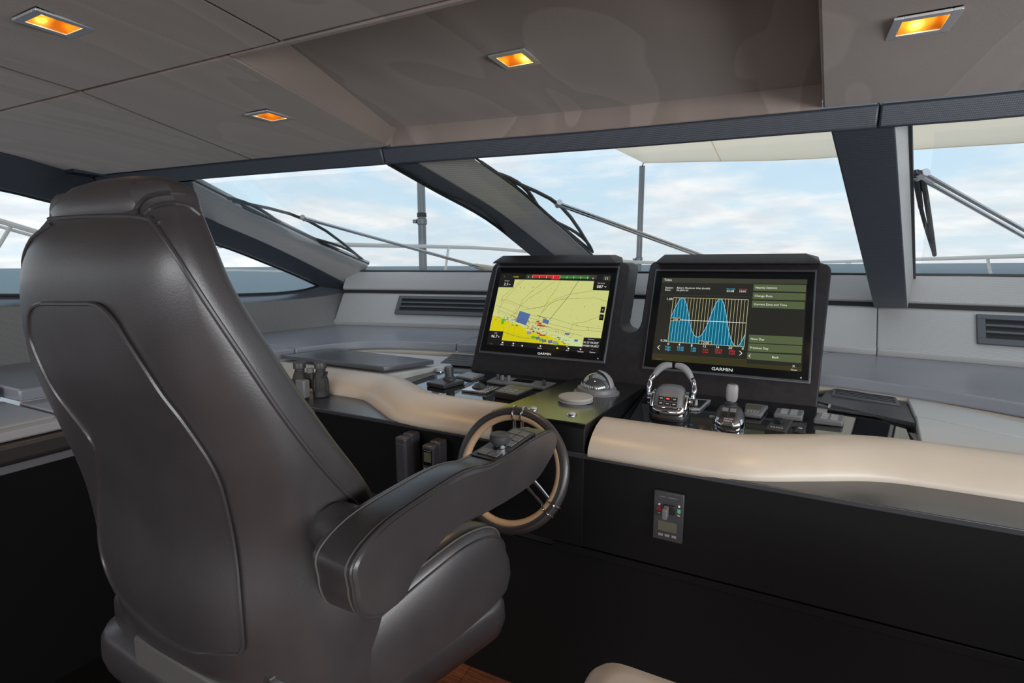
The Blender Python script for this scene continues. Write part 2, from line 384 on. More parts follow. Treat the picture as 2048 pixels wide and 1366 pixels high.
# the sunk field over the helm
panel('recess_panel', [(rl0 - .25, sm(rl0) - .1), (rr0 + .12, sm(rr0) - .1), (rr1 + .12, fe(rr1) + .06), (-.528, fe(-.528) + .06), (rl1 - .06, fe(rl1) + .06)], [sq(L3, HL)], dz=.07, bevel=0)
mb = MB()                                                      # its sloped port side
a = Vector((rl0, sm(rl0) + .012, cz(.9) + .002)); b_ = Vector((rl1, fe(rl1) - .01, cz(1.65) + .002)); a2 = Vector((rl0 + .10, sm(rl0) + .012, cz(.9) + .068)); b2 = Vector((rl1 + .028, fe(rl1) - .01, cz(1.65) + .068))
mb.loft([[a, a2, a2 + Vector((-.14, 0, .02)), a + Vector((-.03, 0, .02))], [b_, b2, b2 + Vector((-.06, 0, .02)), b_ + Vector((-.03, 0, .02))], [b_ + Vector((0, .05, 0)), b2 + Vector((0, .05, 0)), b2 + Vector((-.06, .05, .02)), b_ + Vector((-.03, .05, .02))]])
obj('recess_side', mb, 'suede', ceil, bevel=.004)
mb = MB(); fx = [rl1 + .002 + (rr1 - rl1 - .004) * i / 10 for i in range(11)]
mb.loft([[Vector((x, fe(x), cz(fe(x)))), Vector((x, fe(x) + .03, cz(fe(x)))), Vector((x, fe(x) + .03, cz(fe(x)) + .075)), Vector((x, fe(x) + .012, cz(fe(x)) + .075))] for x in fx])
obj('recess_front', mb, 'suede', ceil, bevel=.004)
mb = MB(); mb.loft([[Vector((x, sm(x), cz(sm(x)) - .002)), Vector((x, sm(x) + .022, cz(sm(x)))), Vector((x, sm(x) + .022, cz(sm(x)) + .075)), Vector((x, sm(x), cz(sm(x)) + .075))] for x in (rl0, -.8, rr0)])
obj('recess_lip', mb, 'suede', ceil, bevel=.005)
mb = MB(); mb.add([(-3.5, -4.3, cz(-4.3) + .16), (2.1, -4.3, cz(-4.3) + .16), (2.1, 1.9, cz(1.9) + .16), (-3.5, 1.9, cz(1.9) + .16)], [(0, 1, 2, 3)])
mb2 = MB(); mb2.prism(mb.v, (0, 0, .05)); obj('roof', mb2, 'deck_white', ceil)
mb = MB(); mb.prism([(-3.45, -4.25, cz(-4.25) + .034), (2.05, -4.25, cz(-4.25) + .034), (2.05, sm(0) - .05, cz(.9) + .034), (-3.45, sm(0) - .05, cz(.9) + .034)], (0, 0, .004)); obj('backing', mb, 'black_gap', ceil)
mb = MB(); mb.prism([(-3.45, .8, cz(.8) + .034), (-1.5, .8, cz(.8) + .034), (-1.5, 1.6, cz(1.6) + .034), (-3.45, 1.5, cz(1.5) + .034)], (0, 0, .004)); obj('backing', mb, 'black_gap', ceil)

# ---- downlights
def downlight(c, label, tilt):
    t = thing('downlight', (c.x, c.y, c.z), label, 'light', 'square downlights in the headliner')
    z0 = c.z - .0015; o = HL + .006; i = HL - .010
    mb = MB()
    for s_ in (-1, 1):
        mb.box((c.x + s_ * (o + i) / 2, c.y, z0), ((o - i) / 2, o, .0025)); mb.box((c.x, c.y + s_ * (o + i) / 2, z0), (i, (o - i) / 2, .0025))
    obj('frame', mb, 'silver', t, bevel=.0008)
    mb = MB(); j = i * .86
    for q, w in ((i, z0), (j, z0 + .055)): pass
    r0 = [Vector((c.x + a * i, c.y + b * i, z0)) for a, b in ((-1, -1), (1, -1), (1, 1), (-1, 1))]
    r1 = [Vector((c.x + a * j, c.y + b * j, z0 + .075)) for a, b in ((-1, -1), (1, -1), (1, 1), (-1, 1))]
    mb.loft([r0, r1], True, False); mb.add(r1, [(0, 1, 2, 3)]); obj('reflector', mb, 'gold', t)
    ax = Vector((0, .35, -1)).normalized(); p = Vector((c.x, c.y + .004, z0 + .030))
    mb = MB(); mb.lathe(p, [(.002, -.004), (.031, -.002), (.033, .004), (.020, .009), (.0, .010)], 24, ax); obj('lens', mb, 'lamp_lens', t)
    mb = MB(); mb.lathe(p + ax * .010, [(.009, 0), (.007, .002), (0, .003)], 16, ax); obj('bulb', mb, 'lamp_core', t)
    ld = bpy.data.lights.new('lamp', 'SPOT'); ld.energy = 7; ld.color = (1, .62, .28); ld.spot_size = math.radians(95); ld.spot_blend = .8; ld.shadow_soft_size = .03
    lo = bpy.data.objects.new('lamp', ld); COL.objects.link(lo); lo.parent = t; lo.location = (0, 0, -.02)
downlight(L1, 'square recessed downlight at the upper left corner of the headliner', 0)
downlight(L2, 'square recessed downlight nearest the helm chair headrest', 0)
downlight(L3, 'square recessed downlight in the sunk panel over the helm', 0)
downlight(L4, 'square recessed downlight in the right hand headliner panel', 0)

# ---- header beam above the windscreen
def TB(X): Y = fe(X) + .004; return Vector((X, Y, cz(Y) - .001))
def LB(X): Y = fe(X) + .022; return Vector((X, Y, lerp(X, [(-3.2, 1.862), (-2.57, 1.853), (-1.4, 1.845), (.1, 1.836), (.52, 1.832), (1.95, 1.84)])))
hb = struct('trim_1', loc=(0, 1.8, 1.85), label='navy beam along the top of the windscreen', cat='trim')
cuts = [-3.25, -1.425, .205, 1.95]
for k in range(3):
    x0, x1 = cuts[k] + .0015, cuts[k + 1] - .0015
    mb = MB(); rings = []
    for i in range(9):
        X = x0 + (x1 - x0) * i / 8; a = TB(X); b_ = LB(X)
        rings.append([a, b_, b_ + Vector((0, .13, .034)), a + Vector((0, .16, .06))])
    mb.loft(rings); obj('beam_section', mb, 'carbon_navy', hb, bevel=.006)

# ---- windscreen base (cowl)
def Yb(X): return 3.26 - .06 * (X - CL) ** 2
cowl = struct('wall_front', loc=(CL, 3.3, 1.0), label='grey carbon-look padded cowl under the windscreen', cat='cowl')
def strip(name, prof, x0, x1, mat_, n=10, bevel=.006, parent=cowl):
    mb = MB(); rings = []
    for i in range(n + 1):
        X = x0 + (x1 - x0) * i / n; y = Yb(X); rings.append([Vector((X, y + d, z)) for d, z in prof])
    mb.loft(rings); return obj(name, mb, mat_, parent, bevel=bevel, seg=3)
low = [(.03, .985), (-.004, 1.0), (-.012, 1.032), (.012, 1.052), (.105, 1.232), (.125, 1.240), (.16, 1.22), (.16, .985)]
upr = [(.118, 1.262), (.108, 1.270), (.108, 1.285), (.165, 1.398), (.175, 1.404), (.24, 1.404), (.24, 1.262)]
gp = [(.135, 1.225), (.135, 1.28), (.24, 1.28), (.24, 1.225)]
PX = [-3.03, -1.50, .445, 1.75]
for a, b_ in zip(PX, PX[1:]):
    strip('lower_panel', low, a + .0015, b_ - .0015, 'carbon_grey')
for a, b_ in zip([-3.03, -1.3, .52], [-1.303, .517, 1.75]):
    strip('upper_panel', upr, a, b_, 'carbon_grey', bevel=.004)
strip('shadow_gap', gp, -3.05, 1.77, 'black_gap', bevel=0)
strip('glass_seal', [(.17, 1.400), (.17, 1.412), (.21, 1.414), (.21, 1.400)], -3.05, 1.77, 'gasket', bevel=.002)

# ---- vents in the cowl
def vent(xl, xr, label):
    t = thing('air_vent', (xl, Yb(xl) + .03, 1.06), label, 'vent')
    # frame lying on the slope of the lower panel
    def P(X, s, off):                                          # s 0..1 up the slope
        y = Yb(X); a = Vector((X, y + .012, 1.052)); b_ = Vector((X, y + .105, 1.232)); n = Vector((0, -.18, .093)).normalized()
        return a + (b_ - a) * s + n * off
    xs = [xl + (xr - xl) * i / 6 for i in range(7)]
    def bar(name, x0, x1, s0, s1, o0, o1, m_, par=t):
        mb = MB(); mb.loft([[P(x0 + (x1 - x0) * i / 6, s, o) for s, o in ((s0, o0), (s1, o0), (s1, o1), (s0, o1))] for i in range(7)])
        return obj(name, mb, m_, par, bevel=.002)
    S0, S1 = .20, .93
    bar('cavity', xl + .02, xr - .02, S0 + .05, S1 - .05, -.0005, .002, 'black_gap')
    f = MB()
    fr = bar('frame', xl, xr, S1 - .12, S1, -.001, .016, 'grille'); bar('frame', xl, xr, S0, S0 + .14, -.001, .016, 'grille')
    bar('frame', xl, xl + .030, S0 + .14, S1 - .12, -.001, .016, 'grille'); bar('frame', xr - .030, xr, S0 + .14, S1 - .12, -.001, .016, 'grille')
    for s in (.475, .64):
        bar('louvre', xl + .03, xr - .03, s, s + .06, .001, .014, 'grille')
vent(-2.56, -1.70, 'long dark louvred vent in the cowl left of the chart display')
vent(.825, 1.55, 'dark louvred vent in the cowl at the right edge of the view')

# ---- port side: pillar, side strip, window, sill, wall
wl = struct('wall_left', loc=(-3.15, 1.5, 1.0), label='padded port side of the wheelhouse below the side window', cat='wall')
ap_t = [(375, 360, 1.62), (450, 398, 1.95), (560, 452, 2.4), (650, 495, 2.75), (735, 531, 3.14)]
ap_b = [(395, 428), (450, 452), (530, 486), (620, 530), (718, 580)]
E1 = cat_rom([U(a, b, Y=c) for a, b, c in ap_t], 5); E2 = cat_rom([U(a, b, X=-3.08 + .02 * i / 4) for i, (a, b) in enumerate(ap_b)], 5)
mb = MB(); mb.loft([[a, a * .97 + b * .03 + Vector((0, -.004, 0)), b, b + Vector((-.16, .02, .02)), a + Vector((-.04, .08, .03))] for a, b in zip(E1, E2)])
ap = struct('trim_2', mb, 'carbon_grey', label='broad grey pillar slanting down left of the windscreen', cat='pillar', bevel=.008)
mb = MB(); mb.tube([p + Vector((-.015, .03, .012)) for p in E1], .007, 6); obj('seal', mb, 'gasket', ap)
wt = [(-260, 330), (0, 378), (100, 402), (250, 438), (440, 490), (540, 528), (600, 553), (640, 572)]
wb = [(-260, 594), (0, 591), (250, 592), (400, 591), (490, 589), (560, 586), (610, 580), (640, 572)]
WT = cat_rom([U(a, b, X=-3.2) for a, b in wt], 5); WB = cat_rom([U(a, b, X=-3.2) for a, b in wb], 5)
su = [(-260, 240), (0, 303), (180, 352)]
SU = [onceil(*p) for p in su]
SU2 = [Vector((-3.0, SU[0].y - .2, cz(SU[0].y) - .01)), SU[1] + Vector((0, 0, -.002)), SU[2] + Vector((.0, 0, -.004)), U(395, 428, X=-3.08), U(450, 452, X=-3.08), U(530, 486, X=-3.07), U(620, 530, X=-3.06), U(712, 582, X=-3.06)]
WT2 = [WT[0], WT[5], WT[10], WT[15], WT[20], WT[25], WT[30], WT[35]]
c1 = cat_rom(SU2, 4); c2 = cat_rom(WT2, 4)
mb = MB(); mb.loft([[a, b + Vector((.02, 0, 0)), b + Vector((-.06, 0, 0)), a + Vector((-.12, 0, .02))] for a, b in zip(c1, c2)])
obj('upper_strip', mb, 'carbon_navy', wl, bevel=.005)
mb = MB(); q_ = [SU2[2], LB(-3.2) + Vector((0, .02, 0)), LB(-2.55) + Vector((0, .03, 0)), E1[0], E1[1], E2[1], E2[0]]; mb.prism(q_, (-.04, .03, .01)); obj('corner_panel', mb, 'carbon_navy', wl)
mb = MB(); mb.box((-3.37, 1.60, 1.975), (.22, .20, .066)); obj('gap_filler', mb, 'navy_trim', wl)  # filler box added to block the sky behind the corner gap
# window pane of the port side
mb = MB(); mb.loft([[a + Vector((-.03, 0, 0)), b + Vector((-.03, 0, 0)), b + Vector((-.038, 0, 0)), a + Vector((-.038, 0, 0))] for a, b in zip(WT[:-1], WB[:-1])])
w1 = struct('window_1', mb, 'glass', label='long pointed port side window behind the helm chair', cat='window')
mb = MB(); mb.tube([p + Vector((-.015, 0, 0)) for p in WT] + [p + Vector((-.015, 0, 0)) for p in reversed(WB)], .009, 6); obj('seal', mb, 'gasket', w1)
wtop = [(-260, 622), (0, 614), (250, 611), (400, 609), (500, 606), (580, 600), (650, 592), (712, 581)]
TW = cat_rom([U(a, b, X=-3.13 + (.05 if i == 7 else 0)) for i, (a, b) in enumerate(wtop)], 5)
mb = MB(); mb.loft([[a, b + Vector((-.02, 0, 0)), b + Vector((-.05, 0, -.02)), a + Vector((-.06, 0, -.06))] for a, b in zip(TW, WB)])
obj('sill', mb, 'sill_gloss', wl, bevel=.004)
bt = [(-3.18, -.2, .99), (-3.18, 1.035, .99), (-3.15, 1.6, .99), (-3.14, 2.0, .99), (-3.13, 2.3, .99), (-3.12, 2.52, .99), (-3.08, 2.72, .99), (-3.03, 2.92, .99)]
BW = cat_rom(bt, 5)
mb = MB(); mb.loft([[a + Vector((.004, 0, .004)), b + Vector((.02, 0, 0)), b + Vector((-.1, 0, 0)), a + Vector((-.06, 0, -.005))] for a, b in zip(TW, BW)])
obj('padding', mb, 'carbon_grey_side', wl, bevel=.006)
# aft port wall, starboard wall and aft bulkhead with their openings
mb = MB(); mb.box((-3.25, -2.2, .62), (.06, 2.1, .64)); mb.box((-3.25, -2.2, 2.06), (.06, 2.1, .24)); mb.box((-3.25, -4.0, 1.5), (.06, .25, .5)); mb.box((-3.25, -.5, 1.55), (.06, .12, .4))
obj('aft_wall', mb, 'hull_interior', wl)
wr = struct('wall_right', loc=(1.95, 0, 0), label='starboard side of the wheelhouse', cat='wall')
mb = MB(); mb.box((2.0, -1.1, .56), (.06, 3.15, .6)); obj('lower_wall', mb, 'hull_interior', wr)
mb = MB(); mb.box((2.0, -1.1, 2.04), (.06, 3.15, .22)); obj('upper_wall', mb, 'hull_interior', wr)
mb = MB(); mb.box((2.0, 1.9, 1.5), (.06, .14, .36)); mb.box((2.0, -4.0, 1.5), (.06, .2, .36)); mb.box((2.0, -1.3, 1.5), (.05, .06, .36)); obj('post', mb, 'hull_interior', wr)
wa = struct('wall_back', loc=(CL, -4.2, 0), label='aft bulkhead with a wide glazed door opening', cat='wall')
mb = MB(); mb.box((-3.05, -4.2, 1.1), (.25, .06, 1.2)); mb.box((1.75, -4.2, 1.1), (.25, .06, 1.2)); mb.box((CL, -4.2, 2.22), (2.2, .06, .18)); obj('bulkhead', mb, 'hull_interior', wa)

# ---- windscreen mullions
A = cat_rom([U(772, 330, X=-1.45), U(870, 385, X=-1.405), U(970, 440, X=-1.38), U(1047, 500, X=-1.35), U(1112, 553, X=-1.325)], 4)
B = cat_rom([U(835, 327, X=-1.30), U(915, 374, X=-1.27), U(1000, 427, X=-1.24), U(1097, 503, X=-1.21), U(1152, 550, X=-1.19)], 4)
Cc = cat_rom([U(950, 319, X=-1.10), U(1005, 357, X=-1.09), U(1062, 402, X=-1.07), U(1172, 502, X=-1.045), U(1215, 540, X=-1.03)], 4)
def mullion(name, A, B, Cc, label):
    D = [EYE + (a - EYE) * ((c - EYE).length / (b - EYE).length) + Vector((.012, 0, 0)) for a, b, c in zip(A, B, Cc)]
    ex = Vector((0, .03, .05)); A, B, Cc, D = [[P[0] + ex] + P for P in (A, B, Cc, D)]
    o = struct(name, loc=tuple(A[-1]), label=label, cat='pillar')
    bk = [(c + d) / 2 + Vector((0, .02, .02)) for c, d in zip(Cc, D)]
    mb = MB(); mb.loft([[a, b, b + Vector((.001, .012, .004)), a + Vector((-.001, .012, .004))] for a, b in zip(A, B)]); obj('inner_face', mb, 'carbon_navy', o, bevel=.004)
    mb = MB(); mb.loft([[EYE + (a - EYE) * 1.018 + Vector((.004, 0, 0)), EYE + (b - EYE) * 1.004, c, EYE + (d - EYE) * 1.03 + Vector((.01, 0, 0))] for a, b, c, d in zip(A, B, Cc, D)]); obj('side_cheek', mb, 'carbon_grey', o, bevel=.004)
    mb = MB(); mb.tube([c + Vector((.004, .006, .003)) for c in Cc], .007, 6); obj('seal', mb, 'gasket', o)
    mb = MB(); mb.tube([c + Vector((-.004, .006, .003)) for c in D], .007, 6); obj('seal', mb, 'gasket', o)
    return o
mullion('trim_3', A, B, Cc, 'slanting mullion between the left and centre windscreen panes')
def seg(p, q, n=8): return [p + (q - p) * i / n for i in range(n + 1)]
A3 = seg(U(1662, 259, Y=1.83), U(1749, 616, Y=3.14)); B3 = seg(U(1790, 249, Y=1.85), U(1815, 617, Y=3.14)); C3 = seg(U(1817, 247, Y=1.96), U(1827, 562, Y=3.36))
mullion('trim_4', A3, B3, C3, 'wide navy mullion right of the centre windscreen pane')

# ---- windscreen panes
def glass_base(X): return Vector((X, Yb(X) + .19, 1.405))
def glass_head(X): p = LB(X); return p + Vector((0, .12, .0))
def pane(name, h0, h1, b0, b1, label):
    n = 8; mb = MB(); h = [glass_head(h0 + (h1 - h0) * i / n) for i in range(n + 1)]; b = [glass_base(b0 + (b1 - b0) * i / n) for i in range(n + 1)]
    off = Vector((0, .008, .006)); mb.loft([[p, q, q + off, p + off] for p, q in zip(h, b)])
    return struct(name, mb, 'glass', label=label, cat='window')
pane('window_2', -2.75, -1.5, -3.0, -1.3, 'left windscreen pane with the lashed steel pole outside')
pane('window_3', -1.14, .22, -1.1, .55, 'large centre windscreen pane above the two displays')
pane('window_4', .36, 1.7, .62, 1.75, 'right windscreen pane at the edge of the view')

# ---- shelf round the dash
def slab(name, pts, z0, z1, m_, parent, bevel=.008, seg_=3):
    mb = MB(); mb.prism([(p[0], p[1], z0) for p in pts], (0, 0, z1 - z0)); return obj(name, mb, m_, parent, bevel=bevel, seg=seg_)
shelf = struct('trim_5', loc=(CL, 2.8, .95), label='grey leather shelf running round the front of the wheelhouse', cat='shelf')
SF = [Vector((p[0], p[1], 0)) for p in [(-2.487, .85), (-2.45, 1.5), (-2.366, 1.99), (-2.17, 2.40), (-1.55, 2.555), (-.66, 2.565), (.18, 2.52), (.738, 2.285), (.98, 1.95), (1.02, .9)]]
SFc = cat_rom(SF, 6)
def fr_y(i0, i1): return [(p.x, p.y) for p in SFc[i0:i1 + 1]]
def bk(x0, x1, n=6): return [(x0 + (x1 - x0) * i / n, Yb(x0 + (x1 - x0) * i / n)) for i in range(n + 1)]
slab('shelf_section', [(-3.2, -3.5), (-2.60, -3.5), (-2.60, .836), (-3.2, .836)], .952, 1.0, 'shelf_leather', shelf)
slab('shelf_section', [(-3.2, .842)] + fr_y(0, 12) + [(-3.10, 2.10), (-3.16, 1.4)], .952, 1.0, 'shelf_leather', shelf)
cp = SFc[12]
slab('shelf_section', [(cp.x, cp.y + .004)] + fr_y(13, 23) + bk(-1.78, -3.03)[0:] + [(-3.10, 2.104)], .952, 1.0, 'shelf_leather', shelf)
slab('shelf_section', [(SFc[23].x + .004, SFc[23].y)] + fr_y(24, 34) + bk(.25, -1.775), .952, 1.0, 'shelf_leather', shelf)
slab('shelf_section', [(SFc[34].x + .004, SFc[34].y - .001)] + fr_y(35, 54) + [(1.9, .9), (1.9, 2.6)] + bk(1.7, .256), .952, 1.0, 'shelf_leather', shelf)
mb = MB(); rr = []
for i, p in enumerate(SFc):
    t_ = (SFc[min(i + 1, len(SFc) - 1)] - SFc[max(i - 1, 0)]).normalized(); n = Vector((t_.y, -t_.x, 0))
    rr.append([p - n * .012 + Vector((0, 0, .952)), p + n * .014 + Vector((0, 0, .945)), p + n * .014 + Vector((0, 0, .918)), p - n * .012 + Vector((0, 0, .91))])
mb.loft(rr); obj('cream_welt', mb, 'cream_leather', shelf, bevel=.004)

# ---- port counter beside the chair
pc = thing('side_counter', (-2.3, .5, 0), 'grey leather topped side counter left of the helm chair', 'counter')
slab('top_pad', [(-2.60, -3.5), (-2.19, -3.5), (-2.19, .845), (-2.60, .845)], .90, .950, 'side_leather', pc, .02, 4)
slab('top_pad', [(-2.49, .850), (-2.19, .850), (-2.19, 1.424), (-2.195, 1.424), (-2.195, 1.60), (-2.45, 1.60)], .90, .950, 'side_leather', pc, .02, 4)
slab('edge_band', [(-2.186, -3.5), (-2.138, -3.5), (-2.138, 1.424), (-2.186, 1.424)], .905, .940, 'side_leather', pc, .008, 3)
slab('edge_roll', [(-2.19, -3.5), (-2.135, -3.5), (-2.135, 1.424), (-2.19, 1.424)], .826, .903, 'leather', pc, .02, 4)
slab('trim_strip', [(-2.21, -3.5), (-2.165, -3.5), (-2.165, 1.424), (-2.21, 1.424)], .795, .823, 'plastic_grey', pc, .003)
slab('front_panel', [(-2.6, -3.5), (-2.19, -3.5), (-2.19, 1.43), (-2.6, 1.43)], .002, .80, 'satin_black', pc, .002)

# ================================================================== OUTSIDE
mb = MB(); R = 16000.0; n = 48; mb.add([(R * math.cos(2 * math.pi * i / n), R * math.sin(2 * math.pi * i / n), 0) for i in range(n)] + [(0, 0, 0)], [(i, (i + 1) % n, n) for i in range(n)])
sea = obj('sea', mb, 'sea', flat=True); sea.location = (0, 0, -2.6); sea.rotation_euler = (0, math.radians(-.35), 0)
tag(sea, 'calm blue-grey sea reaching to the horizon', 'sea', kind='stuff')
mb = MB(); mb.prism([(-3.9, 3.6, 1.05), (2.6, 3.6, 1.05), (2.3, 6.0, 1.05), (.9, 8.6, 1.05), (-.66, 9.8, 1.05), (-2.2, 8.6, 1.05), (-3.6, 6.0, 1.05)], (0, 0, -.3))
struct('ground_foredeck', mb, 'deck_white', label='white foredeck outside the windscreen', cat='deck')
mb = MB(); mb.box((-3.75, 1.2, .70), (.45, 4.8, .06)); struct('ground_side_deck', mb, 'deck_white', label='white side deck outside the port window', cat='deck')
# poles
def pole(bx, topz, r, label, fit):
    b, z0 = bx; t = thing('awning_pole', (b[0], b[1], 1.05), label, 'pole')
    mb = MB(); mb.tube([(b[0], b[1], 1.05), (b[0] + .0, b[1], topz)], r, 16); obj('tube', mb, 'steel_dull', t)
    mb = MB(); mb.lathe((b[0], b[1], 1.05), [(r * 2.2, 0), (r * 2.2, .012), (r * 1.2, .02), (r * 1.2, .06)], 16); obj('foot', mb, 'steel', t)
    for z in fit:
        mb = MB(); mb.lathe((b[0], b[1], z), [(r * 1.02, -.035), (r * 1.28, -.03), (r * 1.28, .03), (r * 1.02, .035)], 16); mb.box((b[0] - r * 1.5, b[1] - r * .6, z), (r * .5, r * .5, .02)); obj('clamp', mb, 'steel_dull', t)
    return t
p1 = U(844, 450, Y=5.0); t = pole(((p1.x, p1.y), 0), 3.05, .046, 'thick steel pole with a lashed clamp outside the left windscreen pane', [U(842, 443, Y=5).z])
for k in range(3):
    mb = MB(); zc_ = U(842, 430, Y=5).z + .016 * (k - 1); mb.lathe((p1.x, p1.y, zc_), [(.046, -.009), (.054, -.006), (.056, 0), (.054, .006), (.046, .009)], 16); obj('rope_turn', mb, 'wire', t)
p2 = U(1281, 430, Y=6.5); zt = U(1286, 332, Y=6.5).z; t = pole(((p2.x, p2.y), 0), zt, .034, 'slim steel pole holding up the corner of the awning', [U(1277, 520, Y=6.5).z])
# awning
aw = thing('awning', (0, 5.0, 2.6), 'cream canvas awning stretched above the foredeck', 'awning')
def awz(x, y):
    t_ = (y - 3.0) / 3.3; return 2.53 + .03 * t_ + .02 * math.sin(t_ * 3.14) - .012 * (x + 1.5)
n = 14; fr = [U(1287, 325, Y=6.3), U(1400, 322, Y=6.28), U(1530, 320, Y=6.22), U(1660, 314, Y=6.2), U(1830, 298, Y=6.2), U(2048, 284, Y=6.2)]
fr = cat_rom(fr + [Vector((3.0, 6.3, fr[-1].z))], 3)
nearz = 2.60; rows = []
for p in fr:
    row = []
    for j in range(9):
        s_ = j / 8; q = Vector((p.x + (-.02 if False else 0), p.y + (3.2 - p.y) * s_, p.z + (2.62 - p.z) * s_ + .03 * math.sin(math.pi * s_))); row.append(q)
    rows.append(row)
edge0 = [U(1287, 325, Y=6.3), U(1228, 296, Y=5.3), U(1150, 255, Y=4.4)]
e0 = cat_rom(edge0 + [Vector((edge0[-1].x, 3.2, 2.62))], 3)[:9]
rows[0] = [e0[min(j, len(e0) - 1)] for j in range(9)]
mb = MB(); mb.loft([r_ for r_ in rows], False, False); o = obj('canvas', mb, 'canvas', aw, ang=80)
sd = o.modifiers.new('solid', 'SOLIDIFY'); sd.thickness = .004
mb = MB(); mb.tube([r_[0] for r_ in rows], .009, 6); obj('hem', mb, 'canvas', aw)
for k in (4, 11):
    mb = MB(); mb.tube([q + Vector((0, 0, -.004)) for q in rows[k]], .006, 5); obj('seam', mb, 'canvas', aw)
mb = MB(); mb.tube([(p2.x, p2.y, zt - .01), tuple(fr[0])], .006, 5); obj('tie', mb, 'wire', aw)
# guard rails
RLP = [(-4.05, -.6, 1.50), (-3.86, 2.6, 1.60), U(600, 488, X=-3.85), U(760, 491, X=-3.7), U(980, 497, X=-3.35), U(1180, 515, X=-2.2), U(1290, 525, X=-1.5), Vector((CL, 9.6, 1.46)), Vector((.9, 8.4, 1.5)), Vector((2.3, 6, 1.55)), Vector((2.6, 3.6, 1.6))]
gr = thing('bow_rail', (CL, 8, 1.05), 'stainless guard rail running round the foredeck', 'railing')
RL = cat_rom(RLP[1:], 5); mb = MB(); mb.tube(RL, .021, 8); obj('top_rail', mb, 'rail_steel', gr)
for q in [U(897, 494, X=-3.5)] + [RL[i] for i in (20, 30, 38, 44)]:
    mb = MB(); mb.tube([q, (q.x + .06, q.y - .25, 1.05)], .014, 8); obj('stanchion', mb, 'rail_steel', gr)
sr = thing('side_rail', (-3.9, 1.0, .76), 'bright steel stair rail outside the left side window', 'railing')
mb = MB(); mb.tube([U(-160, 397, X=-3.9), U(0, 442, X=-3.9), U(60, 460, X=-3.9), U(150, 487, X=-3.9)], .016, 8); obj('top_rail', mb, 'rail_steel', sr)
mb = MB(); mb.tube([U(-160, 412, X=-3.95), U(0, 453, X=-3.95), U(60, 470, X=-3.95), U(150, 497, X=-3.95)], .010, 8); obj('lower_rail', mb, 'rail_steel', sr)
mb = MB(); mb.tube([U(22, 452, X=-3.92), U(0, 488, X=-3.92), U(-30, 537, X=-3.92)], .010, 8); obj('post', mb, 'rail_steel', sr)
mb = MB(); mb.tube([U(150, 490, X=-3.92), (-3.92, U(150, 490, X=-3.92).y + .1, .76)], .013, 8); obj('post', mb, 'rail_steel', sr)
tr = thing('toe_rail', (-4.0, 3, .76), 'low pale toe rail seen through the tip of the side window', 'railing')
mb = MB(); mb.tube([U(380, 543, X=-4.05), U(470, 541, X=-4.05), U(580, 544, X=-4.05), U(660, 546, X=-4.05)], .010, 8); obj('rail', mb, 'rail_steel', tr)
for q in (U(400, 543, X=-4.05), U(650, 546, X=-4.05)):
    mb = MB(); mb.tube([q, (q.x, q.y, .76)], .008, 6); obj('post', mb, 'steel', tr)
# windscreen wipers
def wiper(blade, arm, plane, label, base=True, r=.010, blk=True):
    p0, nn = plane
    q = lambda a: Upl(a[0], a[1], p0, nn)
    bl = [q(a) for a in blade]; t = thing('windscreen_wiper', tuple(bl[-1]), label, 'wiper')
    s_ = cat_rom(bl, 6); mb = MB(); mb.tube(s_, .008, 6); obj('blade', mb, 'rubber', t)
    n = len(s_); up = Vector(nn).normalized() * .0; off = (q((arm[0][0], arm[0][1])) - s_[n // 2]) * .95
    def arch(i0, i1, h):
        pts = []
        for k in range(9):
            u = k / 8; i = i0 + (i1 - i0) * u; a = s_[int(i)]; b = s_[min(int(i) + 1, n - 1)]; p = a + (b - a) * (i - int(i)); pts.append(p + off * h * math.sin(math.pi * u) ** 1.2)
        mb = MB(); mb.tube(pts, .009, 6); obj('bow', mb, 'wire', t)
    arch(n * .06, n * .94, 1.0); arch(0, n * .40, .38); arch(n * .60, n - 1, .38)
    a0, a1 = q(arm[0]), q(arm[1]); d = (a1 - a0); side = d.cross(Vector(nn)).normalized() * .016
    for k in (-1, 1):
        mb = MB(); mb.tube([a0 + side * k * .7, a1 + side * k], r * .75, 6); obj('arm_rod', mb, 'steel', t)
    mb = MB(); mb.tube([a0 - d.normalized() * .02 + side * 1.4, a0 + side * -1.2], .014, 8); mb.tube([a0 - d.normalized() * .03, a0 + d.normalized() * .06], .012, 8); obj('arm_head', mb, 'silver', t)
    if base:
        mb = MB(); mb.tube([a1 - d.normalized() * .16, a1 - d.normalized() * .05, a1 + d.normalized() * .03], [.016, .03, .036], 10); obj('arm_base', mb, 'cream_leather', t)
def wplane(h, b):
    a = glass_head(h[0]); b_ = glass_head(h[1]); c = glass_base(b); n = (b_ - a).cross(c - a).normalized()
    if n.y < 0: n = -n
    return a + n * .05, n
wiper([(440, 394), (540, 438), (640, 482), (735, 529)], [(610, 437), (985, 541)], wplane((-2.7, -1.5), -2.2), 'parked wiper on the left windscreen pane with its long arm')
wiper([(995, 347), (1060, 400), (1120, 450), (1185, 504)], [(1120, 409), (1480, 540)], wplane((-1.1, .2), -.3), 'parked wiper on the centre windscreen pane above the displays')
wiper([(1830, 352), (1838, 400), (1852, 455), (1869, 510)], [(1845, 352), (2160, 530)], wplane((.4, 1.6), 1.1), 'short parked wiper on the right windscreen pane')
